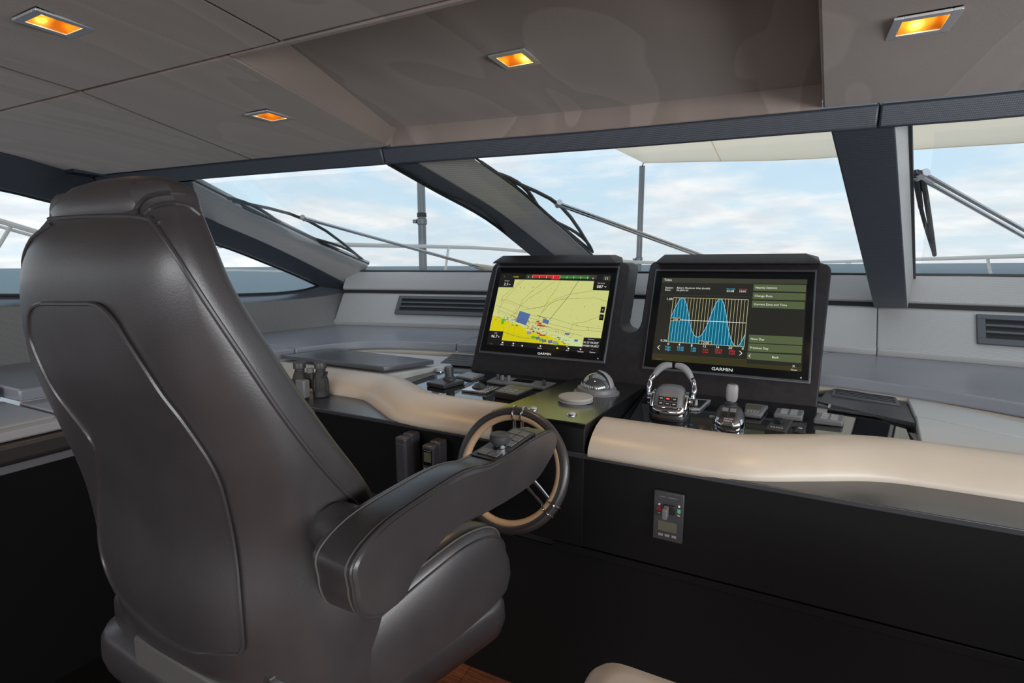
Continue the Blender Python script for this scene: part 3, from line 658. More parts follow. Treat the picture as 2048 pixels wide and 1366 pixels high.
# far boat
d = (U(1697, 526, Y=100) - EYE).normalized(); p = EYE + d * 900; p.z = U(1697, 526, Y=p.y).z - .2
fb = thing('motor_boat', tuple(p), 'tiny white boat far off on the horizon', 'boat')
mb = MB(); mb.prism([p + Vector(v) for v in ((-3.4, 0, -.6), (3.0, 0, -.6), (4.2, 0, .7), (-3.4, 0, .5))], (0, 2.4, 0)); obj('hull', mb, 'boat_white', fb)
mb = MB(); mb.prism([p + Vector(v) for v in ((-1.6, .3, .5), (1.4, .3, .5), (.7, .3, 1.9), (-1.5, .3, 2.0))], (0, 1.8, 0)); obj('cabin', mb, 'boat_white', fb)

# ================================================================== HELM CONSOLE
con = thing('helm_console', (CL, 1.6, 0), 'black helm console with cream padded bolsters and a centre pedestal', 'console')
def cbox(name, x0, x1, y0, y1, z0, z1, m_, bevel=.003, par=con):
    mb = MB(); mb.box(((x0 + x1) / 2, (y0 + y1) / 2, (z0 + z1) / 2), ((x1 - x0) / 2, (y1 - y0) / 2, (z1 - z0) / 2)); return obj(name, mb, m_, par, bevel=bevel)
XL0, XR0 = -2.188, 1.85
cbox('front_panel', XL0, XR0, 1.442, 1.475, .598, .886, 'satin_black', .002)
cbox('panel_rail', -.60, XR0, 1.448, 1.475, .566, .590, 'satin_black', .0015)
cbox('kick_panel', XL0, XR0, 1.468, 1.50, .003, .5585, 'satin_black', .002)
cbox('body', XL0, XR0, 1.475, 2.30, .003, .865, 'black_gap', 0)
cbox('ledge', XL0, XR0, 1.430, 1.67, .884, .900, 'ledge_black', .0025)
cbox('dash_base', XL0, -1.62, 1.66, 2.62, .86, .905, 'lid_grey', 0); cbox('dash_base', .405, XR0, 1.66, 2.62, .86, .905, 'lid_grey', 0); cbox('dash_base', -1.62, .405, 2.262, 2.62, .86, .905, 'lid_grey', 0)
# padded bolsters
SEC = [(.030, .887), (.004, .887), (-.006, .892), (-.009, .902), (-.006, .916), (.008, .934), (.034, .953), (.068, .967), (.105, .975), (.140, .976), (.170, .968), (.195, .950), (.205, .925), (.20, .890)]
def bolster(path, cap0, cap1, name='padded_bolster'):
    P = cat_rom([Vector((x, y, 0)) for x, y in path], 8); rings = []
    for i, p in enumerate(P):
        t_ = (P[min(i + 1, len(P) - 1)] - P[max(i - 1, 0)]).normalized(); n = Vector((-t_.y, t_.x, 0)); n = (n + Vector((0, 1, 0)) * .6).normalized()
        rings.append([p + n * d + Vector((0, 0, z + .002)) for d, z in SEC])
    mb = MB(); mb.loft(rings); o = obj(name, mb, 'cream_leather', con, ang=50)
    mb = MB(); mb.tube([r_[3] * .5 + r_[2] * .5 + Vector((0, -.0006, 0)) for r_ in rings], .0012, 5); obj('seam', mb, 'thread_cream', o)
    return o
mat('thread_cream', (.40, .30, .20), .7)
bolster([(-2.13, 1.624), (-1.8, 1.624), (-1.60, 1.624), (-1.535, 1.618), (-1.48, 1.596), (-1.36, 1.525), (-1.25, 1.460), (-1.19, 1.440), (-1.10, 1.436), (-.95, 1.436), (-.815, 1.436)], 0, 1)
bolster([(-.482, 1.436), (-.3, 1.436), (-.16, 1.436), (-.08, 1.442), (-.01, 1.463), (.10, 1.520), (.21, 1.578), (.28, 1.602), (.37, 1.610), (.60, 1.610), (.95, 1.610), (1.84, 1.610)], 0, 1)
# centre pedestal
mb = MB(); mb.prism([(-.806, 1.432, .60), (-.806, 1.432, .975), (-.806, 1.446, .990), (-.806, 2.215, .945), (-.806, 2.215, .60)], (.312, 0, 0)); pd = obj('pedestal', mb, 'satin_black', con, bevel=.004)
mb = MB(); mb.prism([(-.808, 1.431, .9885), (-.808, 1.431, .9929), (-.808, 2.215, .9470), (-.808, 2.215, .9425)], (.316, 0, 0)); obj('pedestal_top', mb, 'pedestal_black', con, ang=20)
# polished stone dash panels
GZ = .932
GS = .075
def gz(Y): return GZ + GS * (Y - 2.2)                          # the stone panels lean towards the helmsman
GNn = Vector((0, -GS, 1)).normalized()
def gslab(name, pts, m_='granite'):
    mb = MB(); mb.prism([(x, y, gz(y)) for x, y in pts], (0, 0, -.02)); return obj(name, mb, m_, con, bevel=.002)
gslab('stone_panel', [(-1.26, 1.62), (-.808, 1.60), (-.808, 2.26), (-1.62, 2.26), (-1.66, 2.05), (-1.60, 1.80)])
gslab('stone_panel', [(-.490, 1.62), (-.10, 1.62), (.10, 1.68), (.30, 1.74), (.375, 1.76), (.405, 2.26), (-.490, 2.26)])
# lids left and right
slab('lid', [(-2.36, 1.90), (-1.655, 1.892), (-1.55, 2.15), (-2.29, 2.19)], .956, .979, 'lid_dark', con, .003)
slab('lid_frame', [(-2.40, 1.87), (-1.63, 1.862), (-1.50, 2.22), (-1.58, 2.43), (-2.12, 2.34), (-2.32, 2.02)], .90, .946, 'lid_grey', con, .004)
slab('lid', [(.43, 2.17), (.74, 1.98), (.90, 2.05), (.72, 2.24), (.455, 2.45)], .92, .950, 'lid_grey', con, .004)
slab('lid', [(.38, 1.80), (.95, 1.80), (.92, 1.90), (.745, 1.972), (.43, 2.162)], .92, .950, 'lid_grey', con, .004)
slab('lid_frame', [(.145, 2.27), (.42, 2.10), (.45, 2.455), (.20, 2.53)], .90, .940, 'ledge_black', con, .003)
# slatted air outlets at the foot of the display housing
def outlet(px, n, label):
    c = [U(a, b, Z=.952) for a, b in px]; t = thing('defrost_grille', tuple((c[0] + c[2]) / 2), label, 'grille')
    base = slab('plate', [(p.x, p.y) for p in c], .940, .9475, 'lid_dark', t, .001)
    a, b_, c_, d_ = c
    for k in range(n):
        s0 = (k + .35) / n; s1 = (k + .85) / n; q = [a + (d_ - a) * s0, b_ + (c_ - b_) * s0, b_ + (c_ - b_) * s1, a + (d_ - a) * s1]
        cc = sum(q, Vector()) / 4; q = [cc + (p - cc) * .92 for p in q]
        slab('slot', [(p.x, p.y) for p in q], .9472, .9482, 'black_gap', t, 0)
outlet([(1664, 786), (1800, 806), (1790, 789), (1668, 774)], 5, 'slatted air outlet right of the tide display')
outlet([(880, 724), (945, 729), (960, 711), (905, 706)], 5, 'slatted air outlet left of the chart display')
t = thing('disc_slot', tuple(U(1720, 812, Z=.945)), 'narrow black disc slot beside the right display', 'slot')
q = [U(a, b, Z=.938) for a, b in ((1655, 818), (1798, 838), (1800, 814), (1658, 798))]
slab('fascia', [(p.x, p.y) for p in q], .932, .938, 'key_black', t, .001)
q = [U(a, b, Z=.9395) for a, b in ((1660, 815), (1782, 829), (1784, 822), (1661, 808))]
slab('mouth', [(p.x, p.y) for p in q], .938, .9395, 'black_gap', t, 0)
q = [U(a, b, Z=.9402) for a, b in ((1656, 814), (1661, 814.6), (1662, 808.5), (1657, 808))]
slab('eject_button', [(p.x, p.y) for p in q], .938, .9402, 'plastic_light', t, 0)

# ================================================================== DISPLAY HOUSING
FP0 = Vector((0, 2.21, .93)); FE1 = Vector((1, 0, 0)); FE2 = Vector((0, .46, 1)).normalized(); FN = FE1.cross(FE2).normalized()   # FN points aft and up
def fas(x, y): return Upl(x, y, FP0, FN)
hs = thing('display_housing', (CL, 2.3, .93), 'black console housing holding the two displays under hoods', 'housing')
OUT = [(936, 750), (942, 736), (978, 562), (985, 535), (990, 528), (998, 524), (1245, 525), (1253, 527), (1258, 533), (1259, 541), (1244, 638), (1241.5, 649), (1243, 656), (1248, 661.5), (1256.4, 665), (1266, 665.5), (1274, 661), (1279.5, 653), (1283, 643), (1298, 541), (1301, 530), (1306, 525), (1313, 523), (1641, 526), (1654, 529), (1661, 535), (1663, 545), (1634, 821), (1633, 830)]
oo = [fas(*p) for p in OUT]
mb = MB(); mb.prism(oo, (0, .17, .0)); obj('shell', mb, 'housing_black', hs, bevel=.006, seg=3)
def hood(px0, px1):
    a, b_ = fas(*px0) + FN * .004, fas(*px1) + FN * .004; X0, X1 = a.x, b_.x; z0 = (a.z + b_.z) / 2; y0 = (a.y + b_.y) / 2
    f = Vector((0, -.055, -.004)); k = .045; w = .05
    bot = [Vector((X0, y0, z0)), Vector((X1, y0, z0)), Vector((X1, y0 + .03, z0 + .0)), Vector((X0, y0 + .03, z0))]
    rings = [[Vector((X0, y0 - .07, z0 + .002)), Vector((X1, y0 - .07, z0 + .002)), Vector((X1 - .0, y0 + .06, z0 + .002)), Vector((X0 + .0, y0 + .06, z0 + .002))],
             [Vector((X0 + .008, y0 - .064, z0 + .012)), Vector((X1 - .008, y0 - .064, z0 + .012)), Vector((X1 - .004, y0 + .06, z0 + .03)), Vector((X0 + .004, y0 + .06, z0 + .03))],
             [Vector((X0 + .03, y0 - .01, z0 + .042)), Vector((X1 - .05, y0 - .01, z0 + .042)), Vector((X1 - .05, y0 + .10, z0 + .044)), Vector((X0 + .03, y0 + .10, z0 + .044))]]
    mb = MB(); mb.loft(rings); obj('hood', mb, 'housing_black', hs, bevel=.004)
hood((998, 527), (1240, 530)); hood((1316, 527), (1640, 531))

# ================================================================== SCREEN GRAPHICS
_tx = {}
def text_mesh(s):
    if s in _tx: return _tx[s]
    cu = bpy.data.curves.new('t', 'FONT'); cu.body = s; cu.size = 1; cu.resolution_u = 2; o = bpy.data.objects.new('t', cu); COL.objects.link(o)
    dg = bpy.context.evaluated_depsgraph_get(); me = bpy.data.meshes.new_from_object(o.evaluated_get(dg))
    r = ([(v.co.x, v.co.y) for v in me.vertices], [list(p.vertices) for p in me.polygons])
    bpy.data.objects.remove(o); bpy.data.curves.remove(cu); bpy.data.meshes.remove(me); _tx[s] = r; return r
def homog(src):
    """src: TL, TR, BR, BL in picture coordinates -> function to unit square (v down)"""
    import numpy as np
    dst = [(0, 0), (1, 0), (1, 1), (0, 1)]; A_ = []; b_ = []
    for (x, y), (u, v) in zip(src, dst):
        A_.append([x, y, 1, 0, 0, 0, -u * x, -u * y]); b_.append(u); A_.append([0, 0, 0, x, y, 1, -v * x, -v * y]); b_.append(v)
    h = np.linalg.solve(np.array(A_, float), np.array(b_, float))
    return lambda x, y: ((h[0] * x + h[1] * y + h[2]) / (h[6] * x + h[7] * y + 1), (h[3] * x + h[4] * y + h[5]) / (h[6] * x + h[7] * y + 1))
class Scr:
    """flat print on a rectangle: origin top-left corner o, unit axes ex (right) ey (down), size w x h"""
    def __init__(s, o, ex, ey, n, w, h, H=None): s.o = o; s.ex = ex; s.ey = ey; s.n = n; s.w = w; s.h = h; s.H = H; s.mb = MB(); s.mats = []
    def P(s, p, lay): return s.o + s.ex * (p[0] * s.w) + s.ey * (p[1] * s.h) + s.n * (.00025 + .00012 * lay)
    def q(s, p): return s.H(*p) if s.H else p
    def m(s, name):
        if name not in s.mats: s.mats.append(name)
        s.mb.cur = s.mats.index(name)
    def poly(s, pts, m_, lay=1, raw=False):
        s.m(m_); pts = pts if raw else [s.q(p) for p in pts]
        c = [s.P(p, lay) for p in pts]; s.mb.add(c, [list(range(len(c)))[::-1]])
    def rect(s, u0, v0, u1, v1, m_, lay=1): s.poly([(u0, v0), (u1, v0), (u1, v1), (u0, v1)], m_, lay, True)
    def line(s, pts, w, m_, lay=2, raw=False):
        s.m(m_); pts = pts if raw else [s.q(p) for p in pts]
        for a, b in zip(pts, pts[1:]):
            dx, dy = (b[0] - a[0]) * s.w, (b[1] - a[1]) * s.h; l = math.hypot(dx, dy) or 1; ox, oy = -dy / l * w / 2 / s.w, dx / l * w / 2 / s.h
            s.mb.add([s.P((a[0] + ox, a[1] + oy), lay), s.P((b[0] + ox, b[1] + oy), lay), s.P((b[0] - ox, b[1] - oy), lay), s.P((a[0] - ox, a[1] - oy), lay)], [(0, 1, 2, 3)])
    def text(s, st, u, v, size, m_, lay=4, align='l', sx=1.0):
        """size in metres; (u, v) unit coordinates of the baseline start"""
        s.m(m_); vs, fs = text_mesh(st); w = max((p[0] for p in vs), default=0) * size * sx
        off = 0 if align == 'l' else -w / 2 if align == 'c' else -w
        s.mb.add([s.o + s.ex * (u * s.w + off + x * size * sx) + s.ey * (v * s.h - y * size) + s.n * (.00025 + .00012 * lay) for x, y in vs], fs)
    def fan(s, pts, m_, lay=1):
        s.m(m_); c = [s.P(p, lay) for p in pts]; s.mb.add(c, [list(range(len(c)))])
    def build(s, name, parent): return obj(name, s.mb, s.mats, parent, flat=True)
for nm, c, k in [('d_black', (.010, .009, .008), 1), ('d_grey', (.020, .020, .016), 1), ('d_line', (.06, .06, .045), 1), ('d_white', (.85, .85, .80), 1), ('d_yellow', (.85, .75, .02), 1), ('d_red', (.60, .02, .03), 1),
                 ('d_redtext', (.85, .03, .03), 1), ('d_green', (.01, .35, .03), 1), ('d_sea', (.60, .62, .22), 1), ('d_sea2', (.58, .66, .32), 1), ('d_land', (.66, .58, .004), 1), ('d_blue', (.085, .15, .35), 1), ('d_violet', (.30, .25, .40), 1),
                 ('d_ink', (.16, .13, .06), 1), ('d_dark', (.05, .05, .02), 1), ('d_park', (.12, .40, .03), 1), ('d_teal', (.0, .125, .20), 1), ('d_tealline', (.25, .62, .80), 1), ('d_grid', (.55, .50, .25), 1), ('d_button', (.085, .115, .050), 1),
                 ('d_cyan', (.05, .55, .80), 1), ('d_dim', (.12, .11, .07), 1), ('d_head', (.045, .045, .028), 1), ('d_foot', (.040, .036, .012), 1), ('d_pink', (.45, .10, .10), 1)]: emis(nm, c, k * .86)
def display(name, corners, label, act, Hsrc, zf):
    """corners of the display on the housing plane, in picture coordinates TL TR BR BL"""
    c = [fas(*p) for p in corners]; X0 = (c[0].x + c[3].x) / 2; X1 = (c[1].x + c[2].x) / 2
    loc = lambda p: ((p - FP0).dot(FE1), (p - FP0).dot(FE2))
    vb = (loc(c[2])[1] + loc(c[3])[1]) / 2; vt = (loc(c[0])[1] + loc(c[1])[1]) / 2
    G = lambda a, b, n=0: FP0 + FE1 * a + FE2 * b + FN * n
    t = thing(name, tuple(G((X0 + X1) / 2, vb)), label, 'display')
    mb = MB(); mb.prism([G(X0, vb, -.02), G(X1, vb, -.02), G(X1, vt, -.02), G(X0, vt, -.02)], FN * .034); obj('frame', mb, 'bezel_edge', t, bevel=.004, seg=3)
    i = .007; mb = MB(); mb.prism([G(X0 + i, vb + i * 1.6, .0135), G(X1 - i, vb + i * 1.6, .0135), G(X1 - i, vt - i * 1.6, .0135), G(X0 + i, vt - i * 1.6, .0135)], FN * .0012); gl_ = obj('front_glass', mb, 'bezel', t, bevel=.0005)
    a = [loc(fas(*p)) for p in act]; ax0 = (a[0][0] + a[3][0]) / 2; ax1 = (a[1][0] + a[2][0]) / 2; ay0 = (a[0][1] + a[1][1]) / 2; ay1 = (a[2][1] + a[3][1]) / 2
    s = Scr(G(ax0, ay0, .0147), FE1, -FE2, FN, ax1 - ax0, ay0 - ay1, homog(Hsrc))
    full = Scr(G(X0, vt, .0147), FE1, -FE2, FN, X1 - X0, vt - vb)
    return t, s, full
def z6(x, y): return 940 + x / 5.689, 480 + y / 5.689
def z7(x, y): return 1260 + x / 4.876, 490 + y / 4.876
S6 = [(365, 388), (1612, 415), (1475, 1305), (215, 1195)]; S7 = [(330, 325), (1748, 360), (1650, 1250), (210, 1120)]
t, s, full = display('chart_display', [(995.9, 531.3), (1241, 535.9), (1210, 732.5), (961, 703.5)], 'left marine display showing a yellow coastal chart', [z6(*p) for p in S6], S6, 6)
R_ = random.Random(3)
s.rect(0, 0, 1, 1, 'd_black', 0)
# chart: sea, shallow water, land
s.poly([(335, 545), (500, 550), (518, 458), (1420, 488), (1405, 590), (1592, 600), (1500, 1138), (1308, 1128), (1292, 1230), (1140, 1218), (385, 1150), (402, 1050), (243, 1040)], 'd_sea', 1)
s.poly([(290, 850), (430, 880), (600, 960), (760, 1020), (960, 1070), (1160, 1130), (1300, 1170), (1292, 1230), (1140, 1218), (900, 1080), (640, 1000), (420, 900), (285, 870)], 'd_sea2', 2)
s.poly([(285, 870), (350, 880), (380, 900), (375, 960), (420, 925), (520, 960), (620, 1000), (650, 1040), (720, 1050), (800, 1090), (900, 1100), (960, 1130), (1060, 1165), (1140, 1218), (385, 1150), (402, 1050), (243, 1040)], 'd_land', 3)
for _ in range(150):                                            # built-up patches and inlets along the coast
    u = R_.random(); x = 290 + 860 * u; y = 880 + 325 * u + R_.gauss(0, 22) - 30 * math.sin(u * 3.1); w = R_.uniform(5, 26); h = R_.uniform(4, 16)
    s.poly([(x, y), (x + w, y + 3), (x + w - 3, y + h), (x - 4, y + h - 2)], R_.choice(['d_park', 'd_violet', 'd_violet', 'd_pink', 'd_blue', 'd_land', 'd_sea', 'd_dark']), 4 + R_.random() * .9)
for (x, y) in ((740, 1120), (790, 1130), (830, 1150), (690, 1070), (860, 1160), (985, 1180), (930, 1170), (1000, 1195)):
    s.poly([(x - 26, y - 14), (x + 22, y - 18), (x + 30, y + 12), (x - 18, y + 18)], R_.choice(['d_park', 'd_blue', 'd_violet']), 5)
s.poly([(380, 905), (415, 905), (405, 960), (372, 975)], 'd_park', 5)
s.poly([(582, 818), (705, 858), (655, 985), (538, 940)], 'd_blue', 5); s.poly([(850, 908), (918, 930), (905, 975), (840, 955)], 'd_blue', 5)
s.poly([(1100, 1070), (1150, 1080), (1140, 1100), (1092, 1090)], 'd_blue', 5); s.poly([(1205, 1145), (1245, 1150), (1238, 1175), (1200, 1170)], 'd_blue', 5)
for (x, y) in ((790, 945), (815, 965), (830, 990), (860, 995), (800, 1075), (830, 1095), (860, 1100), (810, 985)):
    s.poly([(x - 28, y - 4), (x + 10, y - 10), (x + 26, y + 8), (x - 14, y + 8)], 'd_red', 6)
for ln in ([(630, 460), (540, 545), (400, 700), (345, 790)], [(600, 462), (520, 540), (380, 660), (375, 750)], [(860, 480), (700, 610), (610, 700), (550, 830), (480, 890)], [(975, 490), (840, 580), (680, 680), (590, 760), (520, 870)],
           [(1040, 480), (990, 580), (900, 700), (830, 850), (790, 940)], [(340, 695), (420, 690), (600, 760), (690, 800), (830, 780), (950, 700), (1130, 640), (1400, 600)], [(600, 810), (720, 795), (900, 760), (1000, 700), (1110, 690), (1440, 680), (1565, 725)],
           [(830, 850), (930, 730), (1130, 665)], [(1480, 890), (1330, 950), (1190, 970), (1150, 1050)], [(310, 750), (600, 870), (900, 960), (1200, 1040), (1500, 1060)], [(320, 800), (640, 930), (1000, 1030), (1290, 1110)], [(700, 870), (960, 910), (1250, 1000), (1500, 1030)]):
    s.line(ln, .0012, 'd_ink', 7)
s.line([(1243, 485), (1130, 665), (1010, 810), (920, 925)], .0020, 'd_dark', 7); s.line([(780, 870), (890, 912)], .0024, 'd_dark', 7)
for k in range(16): x = 380 + 11 * k; y = 700 + 4 * k + 2 * math.sin(k); s.poly([(x, y), (x + 5, y + 2), (x + 4, y + 6), (x - 1, y + 4)], 'd_red', 7)
for k in range(14): x = 555 - 6 * k; y = 770 + 9 * k; s.poly([(x, y), (x + 5, y + 1), (x + 4, y + 5), (x - 1, y + 4)], 'd_pink', 7)
for _ in range(95):
    x = R_.uniform(330, 1540); y = R_.uniform(500, 1090)
    if y > 830 + (x - 300) * .28: continue
    if y < 610 and (x > 1390 or x < 500): continue
    s.text(str(R_.randint(11, 998)), *s.q((x, y)), .0042, 'd_ink', 7)
for _ in range(150):
    u = R_.random(); x = 330 + 900 * u; y = 850 + 270 * u + R_.uniform(-10, 50) - 20; w = R_.uniform(4, 16); s.poly([(x, y), (x + w, y + 3), (x + w, y + 6), (x, y + 3)], 'd_dark', 7.4)
for k in range(5):
    s.line([(290 + 60 * k, 900 + 25 * k), (270 + 60 * k, 1045 + 22 * k)], .0007, 'd_ink', 6); s.line([(410, 1060 + 22 * k), (900, 1150 + 12 * k)], .0007, 'd_ink', 6)
s.line([(395, 1050), (480, 1085), (600, 1120), (700, 1135)], .0014, 'd_dark', 7)
s.poly([(915, 706), (930, 700), (945, 708), (930, 718)], 'd_yellow', 7)
for (x, y) in ((585, 550), (625, 552), (725, 545), (1310, 775), (720, 590), (1360, 1030)): s.poly([(x, y), (x + 6, y), (x + 4, y + 10), (x - 2, y + 10)], 'd_dark', 7)
# data boxes
s.poly([(350, 410), (520, 412), (500, 550), (333, 546)], 'd_black', 8); s.poly([(1420, 485), (1600, 490), (1592, 600), (1405, 592)], 'd_black', 8)
s.poly([(243, 1040), (404, 1050), (386, 1150), (222, 1140)], 'd_black', 8); s.poly([(1310, 1126), (1503, 1138), (1480, 1260), (1290, 1240)], 'd_black', 8)
s.poly([(1502, 780), (1548, 784), (1535, 853), (1490, 850)], 'd_black', 8); s.poly([(1486, 866), (1534, 870), (1524, 936), (1476, 932)], 'd_black', 8)
T = lambda st, x, y, sz, m_='d_white', al='l': s.text(st, *s.q((x, y)), sz, m_, 9, al)
T('2.3', 392, 525, .021); T('kt', 452, 522, .010); T('GPS Speed', 402, 478, .0065); T('087', 1448, 568, .021); T('°T', 1530, 568, .012); T('GPS Heading', 1460, 518, .0068)
T('46.7', 262, 1115, .021); T('ft', 344, 1118, .012); T('Depth', 300, 1070, .0065); T('+', 1506, 830, .016); T('-', 1492, 908, .018)
T("N 25°54.025'", 1305, 1190, .0135); T("W080°05.852'", 1293, 1226, .0135); T('GPS Position', 1355, 1152, .006)
# top bar and foot bar
s.poly([(650, 402), (1450, 420), (1446, 462), (640, 450)], 'd_head', 2)
s.poly([(722, 408), (1040, 414), (1036, 446), (716, 442)], 'd_red', 8); s.poly([(935, 446), (1032, 448), (1028, 466), (932, 463)], 'd_red', 8); s.poly([(1044, 430), (1366, 440), (1362, 458), (1040, 450)], 'd_green', 8)
for k in range(46): s.line([(724 + 14 * k, 408 + .35 * k), (722 + 14 * k, 418 + .35 * k)], .0009, 'd_grid', 9)
for k in range(9): s.line([(724 + 78 * k, 420 + 2 * k), (720 + 78 * k, 446 + 2.2 * k)], .0014, 'd_white', 9)
T('Standby', 502, 434, .0095, 'd_yellow'); T('A', 388, 434, .014, 'd_dim'); T('o', 1398, 465, .014); T('II', 668, 440, .010); T('[ ]', 1545, 467, .014)
s.poly([(1530, 432), (1610, 435), (1602, 485), (1522, 480)], 'd_head', 3)
for st, x, y in (('Mark', 372, 1203), ('Info', 500, 1215), ('Home', 790, 1246), ('SOS', 1108, 1275), ('Toolbars', 1235, 1288), ('Options', 1372, 1297)): T(st, x, y, .0085)
for x, y in ((388, 1168), (510, 1180), (610, 1206), (815, 1210), (1130, 1240), (1265, 1250)): s.poly([(x, y), (x + 18, y + 2), (x + 14, y + 16), (x + 2, y + 15)], 'd_white', 9)
s.poly([(1015, 1228), (1026, 1250), (1000, 1250)], 'd_yellow', 9); T('...', 1395, 1265, .012); T('Engage', 250, 1190, .007, 'd_dim')
s.build('chart_picture', t)
f = full; f.text('GARMIN', .545, .966, .016, 'd_white', 2, 'c', 1.15); f.build('maker_mark', t)
f2 = Scr(full.o, full.ex, full.ey, full.n, full.w, full.h); f2.text('o', .943, .962, .012, 'd_white', 2); f2.build('power_mark', t)

t, s, full = display('tide_display', [(1313.7, 538.2), (1640, 543.7), (1614, 769), (1283, 739)], 'right marine display showing a blue tide graph', [z7(*p) for p in S7], S7, 7)
T = lambda st, x, y, sz, m_='d_white', al='l': s.text(st, *s.q((x, y)), sz, m_, 9, al)
s.rect(0, 0, 1, 1, 'd_grey', 0)
s.poly([(330, 325), (1748, 360), (1743, 405), (325, 368)], 'd_head', 1); s.poly([(219, 1065), (1130, 1130), (1128, 1165), (1655, 1205), (1650, 1250), (210, 1120)], 'd_foot', 1)
s.line([(325, 368), (1220, 392)], .0011, 'd_line', 2); s.line([(312, 492), (1195, 524)], .0011, 'd_line', 2); s.line([(219, 1062), (1130, 1130)], .0011, 'd_line', 2)
gTL, gTR, gBR, gBL = s.q((435, 522)), s.q((1165, 550)), s.q((1108, 1005)), s.q((370, 953))
u0 = (gTL[0] + gBL[0]) / 2; u1 = (gTR[0] + gBR[0]) / 2; v0 = (gTL[1] + gTR[1]) / 2; v1 = (gBL[1] + gBR[1]) / 2
def tide(h):                                                    # height by hour, 0..1
    return smooth(h, [(0, .56), (1.2, .80), (2.2, .95), (3.1, 1.0), (4.2, .92), (5.4, .70), (7, .34), (8.3, .18), (9.5, .145), (10.7, .20), (12, .40), (13.2, .70), (14.3, .92), (15.2, 1.0), (16.3, .93), (17.6, .67), (19, .30), (20.4, .07), (21.6, .003), (22.4, .02), (23.2, .12), (24, .27)])
gp_ = lambda h, v: (u0 + (u1 - u0) * h / 24, v1 + (v0 - v1) * v)
N = 72
for k in range(N):
    h0, h1 = 24 * k / N, 24 * (k + 1) / N; s.poly([gp_(h0, tide(h0)), gp_(h1, tide(h1)), gp_(h1, 0), gp_(h0, 0)], 'd_teal', 2, True)
s.line([gp_(24 * k / N, tide(24 * k / N)) for k in range(N + 1)], .0022, 'd_tealline', 4, True)
for k in range(25):
    h = k; s.line([gp_(h, 0), gp_(h, min(tide(h), 1))], .0016, 'd_tealline', 3, True)
    if tide(h) < .97: s.line([gp_(h, tide(h)), gp_(h, 1)], .0016, 'd_grid', 3, True)
s.line([gp_(0, 0), gp_(24, 0), gp_(24, 1), gp_(0, 1), gp_(0, 0)], .0020, 'd_grid', 4, True); s.line([gp_(3, .50), gp_(24, .50)], .0022, 'd_white', 5, True)
s.poly([(405, 718), (500, 722), (495, 752), (400, 747)], 'd_grid', 6); s.poly([(409, 722), (496, 726), (491, 748), (404, 743)], 'd_black', 7); T('0.5ft', 425, 743, .012)
s.poly([(672, 943), (795, 952), (790, 985), (668, 977)], 'd_grid', 6); s.poly([(677, 947), (790, 956), (786, 981), (673, 973)], 'd_black', 7); T('12:00', 690, 974, .015)
T('Tides', 345, 356, .0155); T('Station:', 356, 431, .0115); T('Date:', 352, 454, .0115); T('Bakers Haulover Inlet (inside)', 468, 434, .0115); T('04-JAN-24', 464, 458, .0115)
T('Next High', 955, 448, .008, 'd_cyan'); T('03:08', 955, 473, .013); T('Next Low', 1075, 454, .008, 'd_redtext'); T('10:01', 1075, 478, .013)
T('1.6ft', 425, 546, .015, 'd_white', 'r'); T('0.2ft', 362, 952, .015, 'd_white', 'r')
for st, x, y in (('0', 373, 982), ('4', 480, 991), ('8', 600, 1000), ('12', 722, 1009), ('16', 848, 1018), ('20', 972, 1027), ('0', 1092, 1036)): T(st, x, y, .015, 'd_white', 'c')
for st, x, y in (('High', 342, 1008), ('High', 340, 1032), ('03:00', 458, 1014), ('15:08', 455, 1038), ('1.6ft', 588, 1024), ('1.6ft', 586, 1047)): T(st, x, y, .0125, 'd_cyan')
for st, x, y in (('Low', 708, 1036), ('Low', 705, 1060), ('09:35', 826, 1044), ('22:01', 822, 1067), ('0.5ft', 960, 1054), ('0.2ft', 957, 1078)): T(st, x, y, .0125, 'd_redtext')
s.line([(295, 985), (270, 1003), (290, 1024)], .0024, 'd_white', 5); s.line([(1062, 1046), (1085, 1068), (1060, 1088)], .0024, 'd_white', 5)
for st, a, b, c, d in (('Nearby Stations', (1222, 400), (1732, 415), (1727, 482), (1215, 465)), ('Change Date', (1212, 480), (1724, 497), (1718, 565), (1205, 546)), ('Current Date and Time', (1202, 560), (1712, 579), (1706, 652), (1195, 628)),
                       ('Next Day', (1160, 890), (1675, 920), (1668, 996), (1152, 966)), ('Previous Day', (1150, 974), (1665, 1005), (1658, 1078), (1142, 1050))):
    s.poly([a, b, c, d], 'd_button', 2); T(st, d[0] + 20, a[1] + .66 * (d[1] - a[1]), .0125)
s.poly([(1138, 1060), (1655, 1094), (1648, 1168), (1130, 1124)], 'd_button', 2); T('Back', 1370, 1118, .0125); s.line([(1166, 1080), (1150, 1094), (1164, 1108)], .0022, 'd_white', 5)
T('X', 1562, 1206, .013); T('Close', 1545, 1236, .009); T('Engage', 248, 1118, .0085, 'd_dim')
s.build('tide_picture', t)
f = full; f.text('GARMIN', .505, .955, .0185, 'd_white', 2, 'c', 1.15); f.build('maker_mark', t)
f2 = Scr(full.o, full.ex, full.ey, full.n, full.w, full.h); f2.text('o', .943, .962, .012, 'd_white', 2); f2.build('power_mark', t)

